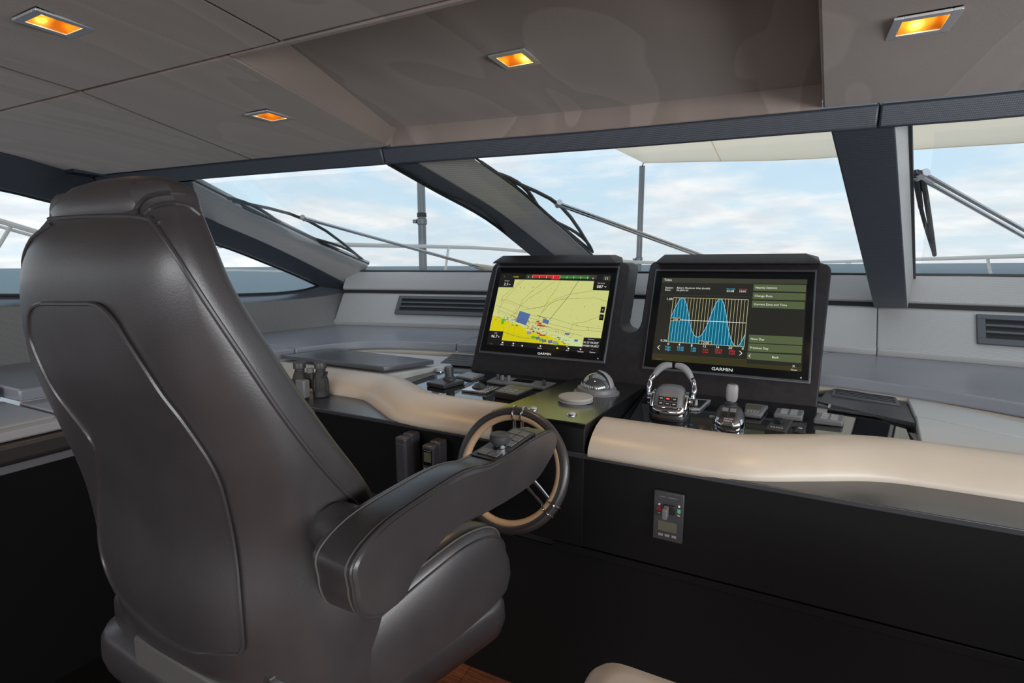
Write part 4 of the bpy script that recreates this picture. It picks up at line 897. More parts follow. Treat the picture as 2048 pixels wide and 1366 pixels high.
# ================================================================== HELM CHAIR
CX = -.757
ch = thing('helm_chair', (CX, .6, 0), 'large black leather helm chair seen from behind in the foreground', 'chair')
ZT = [.80, .87, 1.0, 1.12, 1.24, 1.335, 1.43, 1.49, 1.53]
BX = dict(R=[-.50, -.49, -.49, -.505, -.51, -.52, -.535, -.55, -.58], L=[-1.0, -1.0, -1.0, -1.036, -1.0171, -.9778, -.9205, -.8691, -.8318],
          r=[.42, .39, .366, .3689, .3422, .3142, .3054, .3157, .351], f=[.62, .62, .61, .5829, .5022, .4437, .3964, .3827, .388])
def bsec(z, th, grow=0):
    XR, XL, Yr, Yf = [smooth(z, list(zip(ZT, BX[k]))) for k in 'RLrf']
    xc = (XR + XL) / 2; a = (XR - XL) / 2 + grow; ym = Yf - .045 - .35 * max(0, (Yf - Yr) - .12); c, s_ = math.cos(th), math.sin(th)
    p = 2.7 if s_ < 0 else 4.5; pw = lambda v: math.copysign(abs(v) ** (2 / p), v)
    y = ym + pw(s_) * ((ym - Yr + grow) if s_ < 0 else (Yf - ym + grow)); x = xc + pw(c) * a
    return Vector((x, y, z))
NT = 72; rings = []
zs = [.895 + (1.52 - .895) * i / 44 for i in range(45)]
for z in zs:
    rings.append([bsec(z, 2 * math.pi * k / NT) for k in range(NT)])
    for p in rings[-1]: p.z -= max(0, (1.02 - z) / .12) * .42 * max(0, p.y - .40)
def shrink(ring, k, dz):
    c = sum(ring, Vector()) / len(ring); return [c + (p - c) * k + Vector((0, 0, dz)) for p in ring]
top = rings[-1]
rings += [shrink(top, .985, .010), shrink(top, .95, .019), shrink(top, .87, .026), shrink(top, .6, .030), shrink(top, .2, .031)]
rings = [shrink(rings[0], .6, -.012), shrink(rings[0], .93, -.008)] + rings
mb = MB(); mb.loft(rings); mb_back = mb; back = obj('backrest', mb, 'leather', ch, ang=60)
bvh = BVHTree.FromPolygons([tuple(p) for p in mb.v], mb.f)
def hit(x, y, off=0):
    d = ray(x, y).normalized(); l, n, i, dist = bvh.ray_cast(EYE, d)
    if l is None: return None
    if n.dot(d) > 0: n = -n
    return l + n * off
def on(pts, off=0, n=5):
    out = []
    P = cat_rom([Vector((a, b, 0)) for a, b in pts], n)
    for p in P:
        h = hit(p.x, p.y, off)
        if h is not None: out.append(h)
    return out
# piping down the sides
sp_ = on([(300, 436), (345, 500), (420, 618), (490, 722), (560, 826), (640, 930), (725, 1022)], .0005)
for nm, P in (('side_piping', sp_), ('side_piping', [Vector((smooth(p.z, list(zip(ZT, BX['R']))) + smooth(p.z, list(zip(ZT, BX['L']))) - p.x, p.y, p.z)) for p in sp_])):
    mb = MB(); mb.tube(P, .0030, 8); obj(nm, mb, 'leather_panel', ch)
# raised rear panel with its piping
rows = [(607, 92, 188), (611, 78, 203), (620, 69, 216), (640, 65, 234), (680, 69, 258), (745, 96, 300), (790, 122, 330), (835, 156, 365), (885, 192, 400), (925, 199, 425), (970, 203, 445), (1030, 204, 460), (1080, 205, 470), (1140, 219, 478), (1200, 252, 483), (1260, 314, 488), (1290, 360, 489), (1303, 400, 482)]
gl = cat_rom([Vector((y, a, b)) for y, a, b in rows], 3); NC = 20; grid = []
for p in gl:
    r_ = []
    for k in range(NC + 1):
        x = p.y + (p.z - p.y) * k / NC; h = hit(x, p.x, .0035) or hit(x + 4, p.x, .0035) or hit(x + 12, p.x, .0035); r_.append(h)
    grid.append(r_)
grid = [r_ for r_ in grid if all(q is not None for q in r_)]
mb = MB(); mb.loft(grid, False, False)
outl = [r_[0] for r_ in grid] + grid[-1][1:-1] + [r_[-1] for r_ in reversed(grid)] + grid[0][1:-1][::-1]
def inward(p):
    l, n, i, d = bvh.find_nearest(p); return l - (p - l).normalized() * .002
mb.loft([outl, [inward(p) for p in outl]], True, False)
obj('rear_panel', mb, 'leather_panel', ch, ang=60)
mb = MB(); mb.tube(outl + outl[:1], .0026, 6); obj('panel_piping', mb, 'leather', ch)
# headrest
rings = []
for z, XL, XR, Yr, Yf in ((1.485, -.84, -.64, .355, .390), (1.508, -.868, -.625, .338, .402), (1.526, -.866, -.618, .334, .408), (1.542, -.850, -.622, .338, .410), (1.554, -.822, -.632, .346, .408), (1.561, -.785, -.655, .358, .402), (1.564, -.74, -.69, .372, .392)):
    xc, yc, a, b_ = (XL + XR) / 2, (Yr + Yf) / 2, (XR - XL) / 2, (Yf - Yr) / 2
    rings.append([Vector((xc + a * math.copysign(abs(math.cos(q)) ** .62, math.cos(q)), yc + b_ * math.copysign(abs(math.sin(q)) ** .75, math.sin(q)), z)) for q in [2 * math.pi * k / 48 for k in range(48)]])
mb = MB(); mb.loft(rings); mb_head = mb; hr = obj('headrest', mb, 'leather', ch, ang=60)
mb = MB(); mb.tube([rings[1][k % 48] + Vector((0, 0, -.003)) for k in range(49)], .0025, 6); obj('headrest_piping', mb, 'leather_panel', ch)
bv2 = BVHTree.FromPolygons([tuple(p) for p in mb_back.v] + [tuple(p) for p in mb_head.v], mb_back.f + [[i + len(mb_back.v) for i in f] for f in mb_head.f])
def on2(pts):
    out = []
    for p in cat_rom([Vector((a, b, 0)) for a, b in pts], 6):
        l, n_, i_, d_ = bv2.ray_cast(EYE, ray(p.x, p.y).normalized())
        if l is not None and l.y < .6: out.append(l)
    return out
for pts in ([(98, 438), (150, 434), (215, 432), (278, 434), (320, 446)], [(276, 432), (278, 412), (296, 394), (330, 386), (368, 388)], [(288, 431), (308, 414), (340, 406), (375, 412), (400, 430)]):
    P = on2(pts)
    if len(P) > 3: mb = MB(); mb.tube(P, .0026, 6); obj('headrest_seam', mb, 'leather_panel', ch)
# seat
def plan(o, z, n=6):
    return [Vector((x, y, z)) for x, y in o]
def rounded(o, r, n=6):
    """round the corners of a plan polygon"""
    out = []; m_ = len(o)
    for i in range(m_):
        p = Vector(o[i]); a = Vector(o[i - 1]); b_ = Vector(o[(i + 1) % m_]); u = (a - p).normalized() * r; v = (b_ - p).normalized() * r
        for k in range(n + 1):
            t_ = k / n; out.append((p + u) * (1 - t_) ** 2 + p * 2 * t_ * (1 - t_) + (p + v) * t_ ** 2)
    return out
def cushion(name, o, r, zz, mat_, par, ang=60):
    """zz: list of (z, inset)"""
    base = rounded([Vector((x, y)) for x, y in o], r); c = sum(base, Vector((0, 0))) / len(base); rings = []
    for z, ins in zz:
        rg = []
        for p in base:
            d = p - c; rg.append(Vector((c.x + d.x * (1 - ins / max(abs(d.x), d.length)), c.y + d.y * (1 - ins / d.length), z)))
        rings.append(rg)
    mb = MB(); mb.loft(rings); return obj(name, mb, mat_, par, ang=ang)
cushion('seat_base', [(-.54, .375), (-.415, .83), (-1.08, .83), (-1.035, .40)], .06, [(.748, .07), (.752, .03), (.765, .008), (.79, 0), (.822, .002), (.836, .010), (.842, .05)], 'leather', ch)
cushion('seat_corner', [(-.86, .405), (-.86, .47), (-1.01, .47), (-1.005, .425)], .02, [(.84, .004), (.85, 0), (.885, .002), (.897, .008), (.90, .02)], 'leather', ch)
cushion('seat_cushion', [(-.60, .44), (-.53, .80), (2 * CX + .53, .80), (2 * CX + .60, .44)], .05, [(.84, .01), (.86, 0), (.94, 0), (.958, .006), (.966, .02), (.97, .06)], 'leather', ch)
def side_bolster(sg):
    prof = [(.40, .93, -.545), (.46, .945, -.515), (.54, .975, -.482), (.62, .998, -.458), (.70, 1.008, -.442), (.77, .995, -.434), (.815, .965, -.434), (.838, .92, -.440), (.845, .88, -.447)]
    rings = []
    if sg < 0: prof = prof[2:]
    for y, zt, xo in prof:
        xi = xo - .125; zb = .838; s1 = []
        for q in [(xo, zb), (xo + .006, zb + .3 * (zt - zb)), (xo + .004, zb + .6 * (zt - zb)), (xo - .006, zt - .022), (xo - .016, zt - .006), (xo - .032, zt), (xo - .065, zt - .004), (xi, zt - .045), (xi, zb)]:
            x = q[0] if sg > 0 else 2 * CX - q[0]; s1.append(Vector((x, y, q[1])))
        rings.append(s1)
    fine = []
    cols = [cat_rom([r_[k] for r_ in rings], 4) for k in range(9)]
    for i in range(len(cols[0])): fine.append([c[i] for c in cols])
    fine.append(shrink(fine[-1], .9, 0)); fine[-1] = [p + Vector((0, .006, 0)) for p in fine[-1]]
    mb = MB(); mb.loft(fine); o = obj('seat_bolster', mb, 'leather', ch, ang=60)
    for k, r_ in ((3, .0020), (4, .0016)):
        mb = MB(); mb.tube([f[k] + Vector((.0004 * sg, 0, .0004)) for f in fine[:-1]], r_, 6); obj('stitching', mb, 'thread' if k == 4 else 'leather_panel', o)
side_bolster(1); side_bolster(-1)
mb = MB(); mb.box((-.735, .400, .868), (.120, .016, .026)); obj('rear_bar', mb, 'leather_bar', ch, bevel=.006)
mb = MB(); mb.lathe((CX, .62, 0), [(.24, .007), (.24, .022), (.10, .04), (.075, .06), (.07, .70), (.11, .745), (.15, .77)], 28); obj('pedestal', mb, 'satin_black', ch)
# armrests
AP = [(712, 1180), (708, 1140), (736, 1092), (784, 1044), (850, 998), (920, 953), (955, 938), (984, 932), (1020, 912), (1060, 885), (1096, 866), (1108, 863), (1116, 872), (1113, 895), (1098, 925), (1068, 966), (984, 1022), (908, 1062), (864, 1106), (826, 1158), (802, 1204), (768, 1232), (732, 1236), (716, 1208)]
AP = AP[21:] + AP[:21]
APp = [U(a, b, X=-.40) for a, b in AP]
def armrest(sg):
    mx_ = (lambda p: p) if sg > 0 else (lambda p: Vector((-1.065 - (p.x + .40), .45 + (p.y - .38) * .72, p.z)))
    P = cat_rom(APp + APp[:1], 3)[:-1]; w = .068
    c = sum(P, Vector()) / len(P)
    def ins(k, dx): return [mx_(Vector((-.40 - dx, p.y + (c.y - p.y) * k / max((c - p).length, .03), p.z + (c.z - p.z) * k / max((c - p).length, .03)))) for p in P]
    mb = MB(); mb.loft([ins(.006, 0), ins(.001, .003), ins(0, .007), ins(0, w - .007), ins(.002, w - .002), ins(.006, w)]); o = obj('armrest', mb, 'leather', ch, ang=28)
    up = [p for p in ins(-.0005, .004)]; i0 = 0; i1 = 15 * 3 + 2
    mb = MB(); mb.tube(up[i0:i1], .0024, 6); obj('welt', mb, 'leather_panel', o)
    up = ins(-.0002, .012); mb = MB(); mb.tube(up[i0:i1], .0012, 5); obj('stitching', mb, 'thread', o)
    up = ins(-.0002, w - .010); mb = MB(); mb.tube(up[i0:i1], .0012, 5); obj('stitching', mb, 'thread', o)
    mb = MB(); pv = U(735, 1150, X=-.40); pv = Vector((-.40 - w, pv.y + .05, pv.z + .01))
    mb.lathe(mx_(pv), [(.034, -.004), (.034, .03), (.026, .05)], 28, (-1 * sg, 0, 0)); obj('arm_pivot', mb, 'leather_panel', ch)
    return o
ar = armrest(1); al = armrest(-1)
# control pad let into the front of the right armrest
pq = [U(a, b, Z=1.134) for a, b in ((934, 909), (1018, 853), (1071, 867), (993, 924))]
pc_ = sum(pq, Vector()) / 4; pq = [Vector((min(max(p.x, -.462), -.404), p.y, p.z)) for p in pq]
pn = (pq[1] - pq[0]).cross(pq[3] - pq[0]).normalized()
if pn.z < 0: pn = -pn
def padq(s0, s1, t0, t1, h): 
    f = lambda s_, t_: (pq[0] + (pq[1] - pq[0]) * s_) * (1 - t_) + (pq[3] + (pq[2] - pq[3]) * s_) * t_ + pn * h
    return [f(s0, t0), f(s1, t0), f(s1, t1), f(s0, t1)]
mb = MB(); mb.prism(padq(0, 1, 0, 1, -.012), pn * .0135); kp = obj('control_pad', mb, 'key_black', ch, bevel=.001)
for i in range(5):
    for j in range(2):
        s0 = .07 + i * .175
        if i == 2 and j == 1: pass
        if i == 1: continue
        mb = MB(); mb.prism(padq(s0, s0 + .155, .12 + .40 * j, .12 + .40 * j + .36, .002), pn * .0014); obj('button', mb, 'plastic_grey', kp, bevel=.0006)
kc = sum(padq(.30, .42, .42, .62, .002), Vector()) / 4
mb = MB(); mb.lathe(kc, [(.014, 0), (.014, .006), (.016, .008)], 24, pn); obj('knob_collar', mb, 'chrome', kp)
mb = MB(); mb.lathe(kc + pn * .008, [(.0165, 0), (.0185, .004), (.0185, .013), (.016, .016), (.006, .0145), (0, .0145)], 28, pn); obj('knob', mb, 'plastic_dark', kp)

# ================================================================== STEERING WHEEL
wc = U(1021, 938, Y=1.31); tilt = math.radians(20)
WN = Vector((0, -math.cos(tilt), math.sin(tilt))); WX = Vector((1, 0, 0)); WY = WN.cross(WX).normalized()
if WY.z < 0: WY = -WY
sw = thing('steering_wheel', tuple(wc), 'black and tan leather steering wheel with chrome spokes', 'steering wheel')
WR = .168
def wp(r, a, h=0): return wc + WX * (r * math.sin(a)) + WY * (r * math.cos(a)) + WN * h
def torus(R, rx, rz, n=64, m_=12, h=0): 
    rings = []
    for k in range(n + 1):
        a = 2 * math.pi * k / n; rings.append([wp(R + rx * math.cos(q), a, h + rz * math.sin(q)) for q in [2 * math.pi * j / m_ for j in range(m_)]])
    return rings
mb = MB(); mb.loft(torus(WR, .0155, .0155), True, False); obj('rim', mb, 'leather', sw)
mb = MB(); mb.loft(torus(WR - .0125, .0125, .0135, h=-.001), True, False); obj('inner_rim', mb, 'beige_leather', sw)
for base in (0, 2 * math.pi / 3, -2 * math.pi / 3):
    for s_ in (-1, 1):
        a = base + s_ * .088; p0 = wp(.045, base + s_ * .30, -.035); p1 = wp(WR - .02, a, -.002)
        mb = MB(); mb.tube([p0, p0 * .4 + p1 * .6 + WN * -.004, p1], [.0075, .006, .005], 10); obj('spoke', mb, 'chrome', sw)
        rg = []
        for k in range(17):
            q = 2 * math.pi * k / 16; rg.append(wp(WR - .004 + .0215 * math.cos(q), a, .0175 * math.sin(q)))
        mb = MB(); mb.tube(rg, .0028, 8, False); obj('rim_clamp', mb, 'chrome', sw)
mb = MB(); mb.lathe(wc - WN * .055, [(.030, -.10), (.032, 0), (.058, .008), (.060, .020), (.052, .030), (.030, .034), (0, .035)], 32, WN); obj('hub', mb, 'plastic_dark', sw)
mb = MB(); mb.lathe(wc - WN * .021, [(.024, 0), (.023, .003), (0, .004)], 24, WN); obj('horn_button', mb, 'plastic_grey', sw)

# ================================================================== COMPANION SEAT (its corner shows at the bottom edge)
cc = U(1188, 1290, Z=.88)
cs = thing('companion_seat', (.15, .45, 0), 'beige leather seat corner at the bottom edge of the view', 'seat')
X0, Y1 = cc.x, cc.y
cushion('seat_cushion', [(X0, .22), (X0, Y1), (X0 + .62, Y1), (X0 + .62, .22)], .045, [(.70, .01), (.71, 0), (.835, 0), (.862, .006), (.875, .018), (.880, .05)], 'companion_leather', cs)
cushion('seat_base', [(X0 + .01, .23), (X0 + .01, Y1 - .01), (X0 + .61, Y1 - .01), (X0 + .61, .23)], .04, [(.62, .02), (.63, 0), (.699, 0), (.70, .005)], 'satin_black', cs)
mb = MB(); mb.lathe((X0 + .31, .44, 0), [(.2, .007), (.2, .02), (.08, .04), (.06, .06), (.06, .60), (.12, .625)], 24); obj('pedestal', mb, 'satin_black', cs)

# ================================================================== CONTROLS ON THE DASH
def Z1(x, y): return 820 + x / 4.267, 690 + y / 4.267
def Z2(x, y): return 1240 + x / 3.413, 700 + y / 3.413
GP0 = Vector((0, 2.2, GZ))
def UG(x, y, h=0): return Upl(x, y, GP0 + GNn * (h + .0005), GNn)     # point on the stone panel, h above it
def quad(pts, h): return [UG(a, b, h) for a, b in pts]
def plate(name, pts, z0, h, m_, par, bevel=.002):
    q = quad(pts, h); mb = MB(); mb.prism([p - GNn * h for p in q], GNn * h); return obj(name, mb, m_, par, bevel=bevel)
def bil(q, s_, t_): return (q[0] * (1 - s_) + q[1] * s_) * (1 - t_) + (q[3] * (1 - s_) + q[2] * s_) * t_
def inset(q, s0, s1, t0, t1): return [bil(q, s0, t0), bil(q, s1, t0), bil(q, s1, t1), bil(q, s0, t1)]
def keyp(name, q, h, m_, par, bevel=.0006):
    mb = MB(); mb.prism(q, GNn * h); return obj(name, mb, m_, par, bevel=bevel)
G0 = GZ + .0005
def ctr(pts, z): q = quad(pts, .01); c = sum(q, Vector()) / 4; return (c.x, c.y, gz(c.y))
# thruster joystick
pts = [Z1(138, 316), Z1(285, 343), Z1(466, 298), Z1(310, 268)]; t = thing('joystick', ctr(pts, .95), 'black joystick with a round upright knob on the left of the dash', 'joystick')
plate('base', pts, G0, .020, 'plastic_dark', t, .004)
p = UG(*Z1(337, 290), .020); mb = MB(); mb.lathe(p, [(.030, 0), (.029, .006), (.021, .014), (.0195, .020), (.0205, .055), (.019, .060), (.010, .062), (0, .062)], 28, GNn); obj('knob', mb, 'plastic_dark', t)
# small round sensor
p = UG(*Z1(252, 228), 0); t = thing('dome_sensor', tuple(p), 'small pale round sensor behind the left joystick', 'sensor')
mb = MB(); mb.lathe(p, [(.019, 0), (.019, .007), (.017, .011), (.010, .014), (0, .015)], 24); obj('dome', mb, 'plastic_light', t)
mb = MB(); mb.lathe(p, [(.021, 0), (.021, .003), (.0195, .004)], 24); obj('ring', mb, 'chrome', t)
# flat pad beside the housing
pts = [Z1(388, 265), Z1(525, 288), Z1(636, 248), Z1(495, 226)]; t = thing('remote_pad', ctr(pts, .945), 'thin square grey control pad at the foot of the chart display', 'control')
plate('body', pts, G0, .010, 'plastic_grey', t); q = quad(pts, .010); keyp('face', inset(q, .08, .92, .1, .9), .0008, 'plastic_mid', t, 0)
# search light controller
pts = [Z1(436, 380), Z1(645, 405), Z1(764, 355), Z1(545, 338)]; t = thing('trim_controller', ctr(pts, .94), 'silver control plate with a dark rocker dome', 'control')
plate('plate', pts, G0, .010, 'steel', t); q = quad(pts, .010)
p = UG(*Z1(590, 358), .010); mb = MB(); mb.lathe(p, [(.032, 0), (.030, .004), (.026, .006), (.020, .013), (.010, .018), (0, .019)], 24); obj('dome', mb, 'plastic_dark', t)
mb = MB(); mb.tube([(p.x - .018, p.y - .006, p.z + .012), (p.x, p.y, p.z + .020), (p.x + .018, p.y + .006, p.z + .012)], .005, 8); obj('rocker', mb, 'chrome', t)
for k in range(5): c = bil(q, .80, .15 + .17 * k); mb = MB(); mb.lathe(c, [(.004, 0), (.003, .003), (0, .0035)], 10); obj('button', mb, 'plastic_light', t)
# autopilot head
pts = [Z1(716, 398), Z1(912, 432), Z1(1058, 368), Z1(838, 343)]; t = thing('autopilot_head', ctr(pts, .955), 'thick grey autopilot keypad with a small dark screen', 'control')
plate('body', pts, G0, .026, 'plastic_dark', t, .003); q = quad(pts, .026); keyp('face', inset(q, .02, .98, .02, .98), .003, 'plastic_grey', t, .001)
keyp('screen', [v + GNn * .003 for v in inset(q, .28, .90, .60, .94)], .0006, 'lcd', t, 0)
for i in range(2):
    for j in range(3): keyp('button', [v + GNn * .003 for v in inset(q, .14 + .22 * j, .30 + .22 * j, .12 + .22 * i, .27 + .22 * i)], .0016, 'plastic_mid', t)
# long radio panel
pts = [Z1(652, 306), Z1(1145, 370), Z1(1252, 320), Z1(745, 262)]; t = thing('stereo_panel', ctr(pts, .945), 'long grey radio panel with four small knobs', 'control')
plate('body', pts, G0, .012, 'plastic_grey', t, .004); q = quad(pts, .012)
keyp('screen', inset(q, .36, .68, .45, .9), .0008, 'bezel', t, 0)
for i in range(7): keyp('button', inset(q, .34 + .065 * i, .385 + .065 * i, .12, .32), .002, 'plastic_mid', t)
for s_, t_, m_ in ((.10, .55, 'plastic_dark'), (.20, .45, 'plastic_grey'), (.30, .50, 'plastic_grey'), (.90, .45, 'plastic_dark')):
    c = bil(q, s_, t_); mb = MB(); mb.lathe(c, [(.0095, 0), (.0095, .004), (.0082, .006), (.0080, .020), (.007, .022), (0, .022)], 18); obj('knob', mb, m_, t)
# compass
PZ = lambda Y: .9925 - .0455 * (Y - 1.438) / (2.215 - 1.438)
p = U(*Z1(1592, 412), Z=.962); pz = PZ(p.y) + .0005; t = thing('compass', (p.x, p.y, pz), 'chrome domed compass on the centre pedestal', 'compass')
mb = MB(); mb.lathe((p.x, p.y, pz), [(.088, 0), (.088, .005), (.078, .009), (.074, .022), (.064, .026), (.060, .026)], 40); obj('base', mb, 'plastic_grey', t)
mb = MB(); mb.lathe((p.x, p.y, pz + .022), [(.060 * math.cos(a), .060 * math.sin(a) * .95) for a in [math.pi / 2 * k / 10 for k in range(11)]], 40); obj('dome', mb, 'compass_glass', t)
rg = []
for k in range(13):
    a = math.pi * (-.12 + .62 * k / 12); rg.append([Vector((p.x + .066 * math.cos(a) * c, p.y + .066 * math.sin(a) * c + .004, pz + .022 + .066 * s_)) for c, s_ in [(math.cos(b), math.sin(b)) for b in [math.pi / 2 * j / 8 * .96 for j in range(9)]]])
mb = MB(); mb.loft(rg, False, False); o = obj('hood', mb, 'plastic_mid', t); sd = o.modifiers.new('solid', 'SOLIDIFY'); sd.thickness = .003
for k in range(22):
    a = -math.pi * .95 + math.pi * .9 * k / 21; c = Vector((p.x + .0602 * math.cos(a), p.y + .0602 * math.sin(a), pz + .034)); mb = MB(); mb.box(c, (.0007, .0007, .004 if k % 3 else .006)); obj('tick', mb, 'print_white', t)
# round cushion pad
p = U(*Z1(1413, 462), Z=.985); pz = PZ(p.y) + .0005; t = thing('round_pad', (p.x, p.y, pz), 'round grey leather topped cap in front of the compass', 'cap')
mb = MB(); mb.lathe((p.x, p.y, pz), [(.055, 0), (.061, .003), (.062, .006), (.060, .009), (.061, .012)], 40); obj('ring', mb, 'plastic_mid', t)
mb = MB(); mb.lathe((p.x, p.y, pz + .012), [(.061, 0), (.062, .004), (.060, .008), (.050, .010), (0, .011)], 40); obj('cushion', mb, 'pad_grey', t)
for (x, y), lb in ((Z1(1050, 545), 'left chrome button on the front of the pedestal'), (Z1(1380, 590), 'right chrome button on the front of the pedestal')):
    p = U(x, y, Z=.99); pz = PZ(p.y) + .0005; t = thing('push_button', (p.x, p.y, pz), lb, 'button')
    mb = MB(); mb.lathe((p.x, p.y, pz), [(.0155, 0), (.0155, .002), (.013, .004)], 24); obj('ring', mb, 'chrome', t)
    mb = MB(); mb.lathe((p.x, p.y, pz + .004), [(.0125, 0), (.0115, .003), (.006, .005), (0, .0055)], 24); obj('cap', mb, 'plastic_light', t)

# ---- twin engine throttle
p = UG(*Z2(318, 478)); bx, by = p.x, p.y + .055; G0 = gz(by - .05)
t = thing('throttle', (bx, by, G0), 'chrome twin lever throttle with arched grips', 'throttle')
def sup(cx_, cy_, a, b_, z, n=32, e=.7): return [Vector((cx_ + a * math.copysign(abs(math.cos(q)) ** e, math.cos(q)), cy_ + b_ * math.copysign(abs(math.sin(q)) ** e, math.sin(q)), z)) for q in [2 * math.pi * k / n for k in range(n)]]
mb = MB(); mb.loft([sup(bx, by, .070, .070, G0), sup(bx, by, .072, .072, G0 + .010), sup(bx, by, .070, .068, G0 + .018)]); obj('foot', mb, 'plastic_dark', t)
mb = MB(); mb.loft([sup(bx, by, .068, .066, G0 + .018), sup(bx, by, .070, .067, G0 + .032), sup(bx, by + .003, .068, .062, G0 + .048), sup(bx, by + .006, .060, .052, G0 + .056)]); obj('body', mb, 'chrome', t)
mb = MB(); mb.loft([sup(bx, by + .002, .056, .066, G0 + .036, e=.55), sup(bx, by + .004, .056, .061, G0 + .052, e=.55), sup(bx, by + .008, .054, .048, G0 + .080, e=.55), sup(bx, by + .013, .047, .036, G0 + .102, e=.6), sup(bx, by + .016, .036, .024, G0 + .112, e=.7), sup(bx, by + .017, .018, .012, G0 + .115, e=.8)]); obj('cover', mb, 'plastic_grey', t)
for s_ in (-1, 1):
    mb = MB(); mb.loft([[Vector((bx + s_ * x, by + .004 + y, G0 + z)) for y, z in ((-.055, .040), (.045, .040), (.040, .075), (.010, .096), (-.030, .088))] for x in (.050, .066)]); obj('cheek', mb, 'chrome', t, bevel=.006)
fu = Vector((0, .013, .028)).normalized(); fn = Vector((0, -.028, .013)).normalized(); f0 = Vector((bx, by - .0565, G0 + .051))
FQ = lambda a, s_, h=0: f0 + Vector((a, 0, 0)) + fu * s_ + fn * h
for j in range(2):
    for i in range(3):
        a = -.033 + .023 * i; s0 = .001 + .018 * j; h = -.002
        mb = MB(); mb.prism([FQ(a, s0, h), FQ(a + .020, s0, h), FQ(a + .020, s0 + .015, h), FQ(a, s0 + .015, h)], fn * .005); obj('button', mb, 'key_black', t, bevel=.0008)
        mb = MB(); mb.prism([FQ(a + .005, s0 + .006, h + .005), FQ(a + .015, s0 + .006, h + .005), FQ(a + .015, s0 + .010, h + .005), FQ(a + .005, s0 + .010, h + .005)], fn * .0003); obj('button_mark', mb, 'led_red' if (i, j) == (1, 1) else 'plastic_light', t)
for s_ in (-1, 1):
    hx = bx + s_ * .074; mb = MB(); mb.lathe((hx - s_ * .006, by + .004, G0 + .060), [(.020, 0), (.022, .004), (.020, .012), (.010, .016), (0, .017)], 24, (s_, 0, 0)); obj('hub', mb, 'chrome', t)
    arm = [(hx, by + .004, G0 + .055), (hx + s_ * .006, by + .010, G0 + .090), (hx + s_ * .003, by + .020, G0 + .122), (bx + s_ * .064, by + .028, G0 + .147)]
    mb = MB(); mb.tube(cat_rom(arm, 6), [.0095 + .001 * math.sin(k) for k in range(19)], 12); obj('lever', mb, 'chrome', t)
    gr_ = [(bx + s_ * .066, by + .027, G0 + .143), (bx + s_ * .050, by + .034, G0 + .166), (bx + s_ * .030, by + .038, G0 + .180), (bx + s_ * .006, by + .040, G0 + .183)]
    mb = MB(); mb.tube(cat_rom(gr_, 6), [.0095 + .004 * math.sin(math.pi * k / 18) for k in range(19)], 14); obj('grip', mb, 'plastic_mid', t)
# ---- docking joystick
p = UG(*Z2(735, 552)); bx, by = p.x, p.y + .045; G0 = gz(by - .04)
t = thing('docking_joystick', (bx, by, G0), 'chrome ringed docking joystick with an upright grey handle', 'joystick')
mb = MB(); mb.loft([sup(bx, by, .050, .056, G0, e=.9), sup(bx, by, .052, .058, G0 + .012, e=.9), sup(bx, by, .050, .055, G0 + .030, e=.9), sup(bx, by + .006, .043, .042, G0 + .048, e=.9)]); obj('ring', mb, 'chrome', t)
mb = MB(); mb.loft([sup(bx, by + .001, .047, .050, G0 + .032, e=.9), sup(bx, by + .004, .043, .043, G0 + .054, e=.9), sup(bx, by + .010, .034, .030, G0 + .068, e=.9), sup(bx, by + .012, .02, .018, G0 + .074, e=.9)]); obj('body', mb, 'plastic_dark', t)
fn = Vector((0, -.72, .69)).normalized(); fu = Vector((0, .69, .72)).normalized(); f0 = Vector((bx, by - .044, G0 + .047))
for j in range(2):
    for i in range(2):
        a = -.022 + .024 * i; s0 = .002 + .018 * j
        mb = MB(); mb.prism([FQ(a, s0, 0), FQ(a + .019, s0, 0), FQ(a + .019, s0 + .014, 0), FQ(a, s0 + .014, 0)], fn * .004); obj('button', mb, 'plastic_grey' if j else 'key_black', t, bevel=.0008)
mb = MB(); mb.lathe((bx, by + .014, G0 + .066), [(.026, 0), (.020, .012), (.021, .016), (.015, .020), (.014, .026)], 24); obj('boot', mb, 'rubber', t)
mb = MB(); mb.loft([sup(bx + .002, by + .016, .015, .015, G0 + .090, e=.6), sup(bx + .002, by + .016, .019, .018, G0 + .100, e=.6), sup(bx + .002, by + .016, .0195, .018, G0 + .135, e=.6), sup(bx + .002, by + .016, .017, .015, G0 + .145, e=.6), sup(bx + .002, by + .016, .012, .010, G0 + .148, e=.6)]); obj('handle', mb, 'plastic_mid', t)
s = Scr(Vector((bx - .014, by + .006, G0 + .1485)), Vector((1, 0, 0)), Vector((0, 1, 0)), Vector((0, 0, 1)), .03, .02); s.rect(.2, .2, .8, .5, 'key_black', 1); s.build('arrow_mark', t)
s = Scr(f0 + Vector((-.03, 0, 0)) - fu * .014, Vector((1, 0, 0)), -fu, fn, .06, .02); s.text('VOLVO', .5, -.15, .0085, 'print_white', 30, 'c'); s.text('PENTA', .5, .26, .0085, 'print_white', 30, 'c'); s.build('lettering', t)
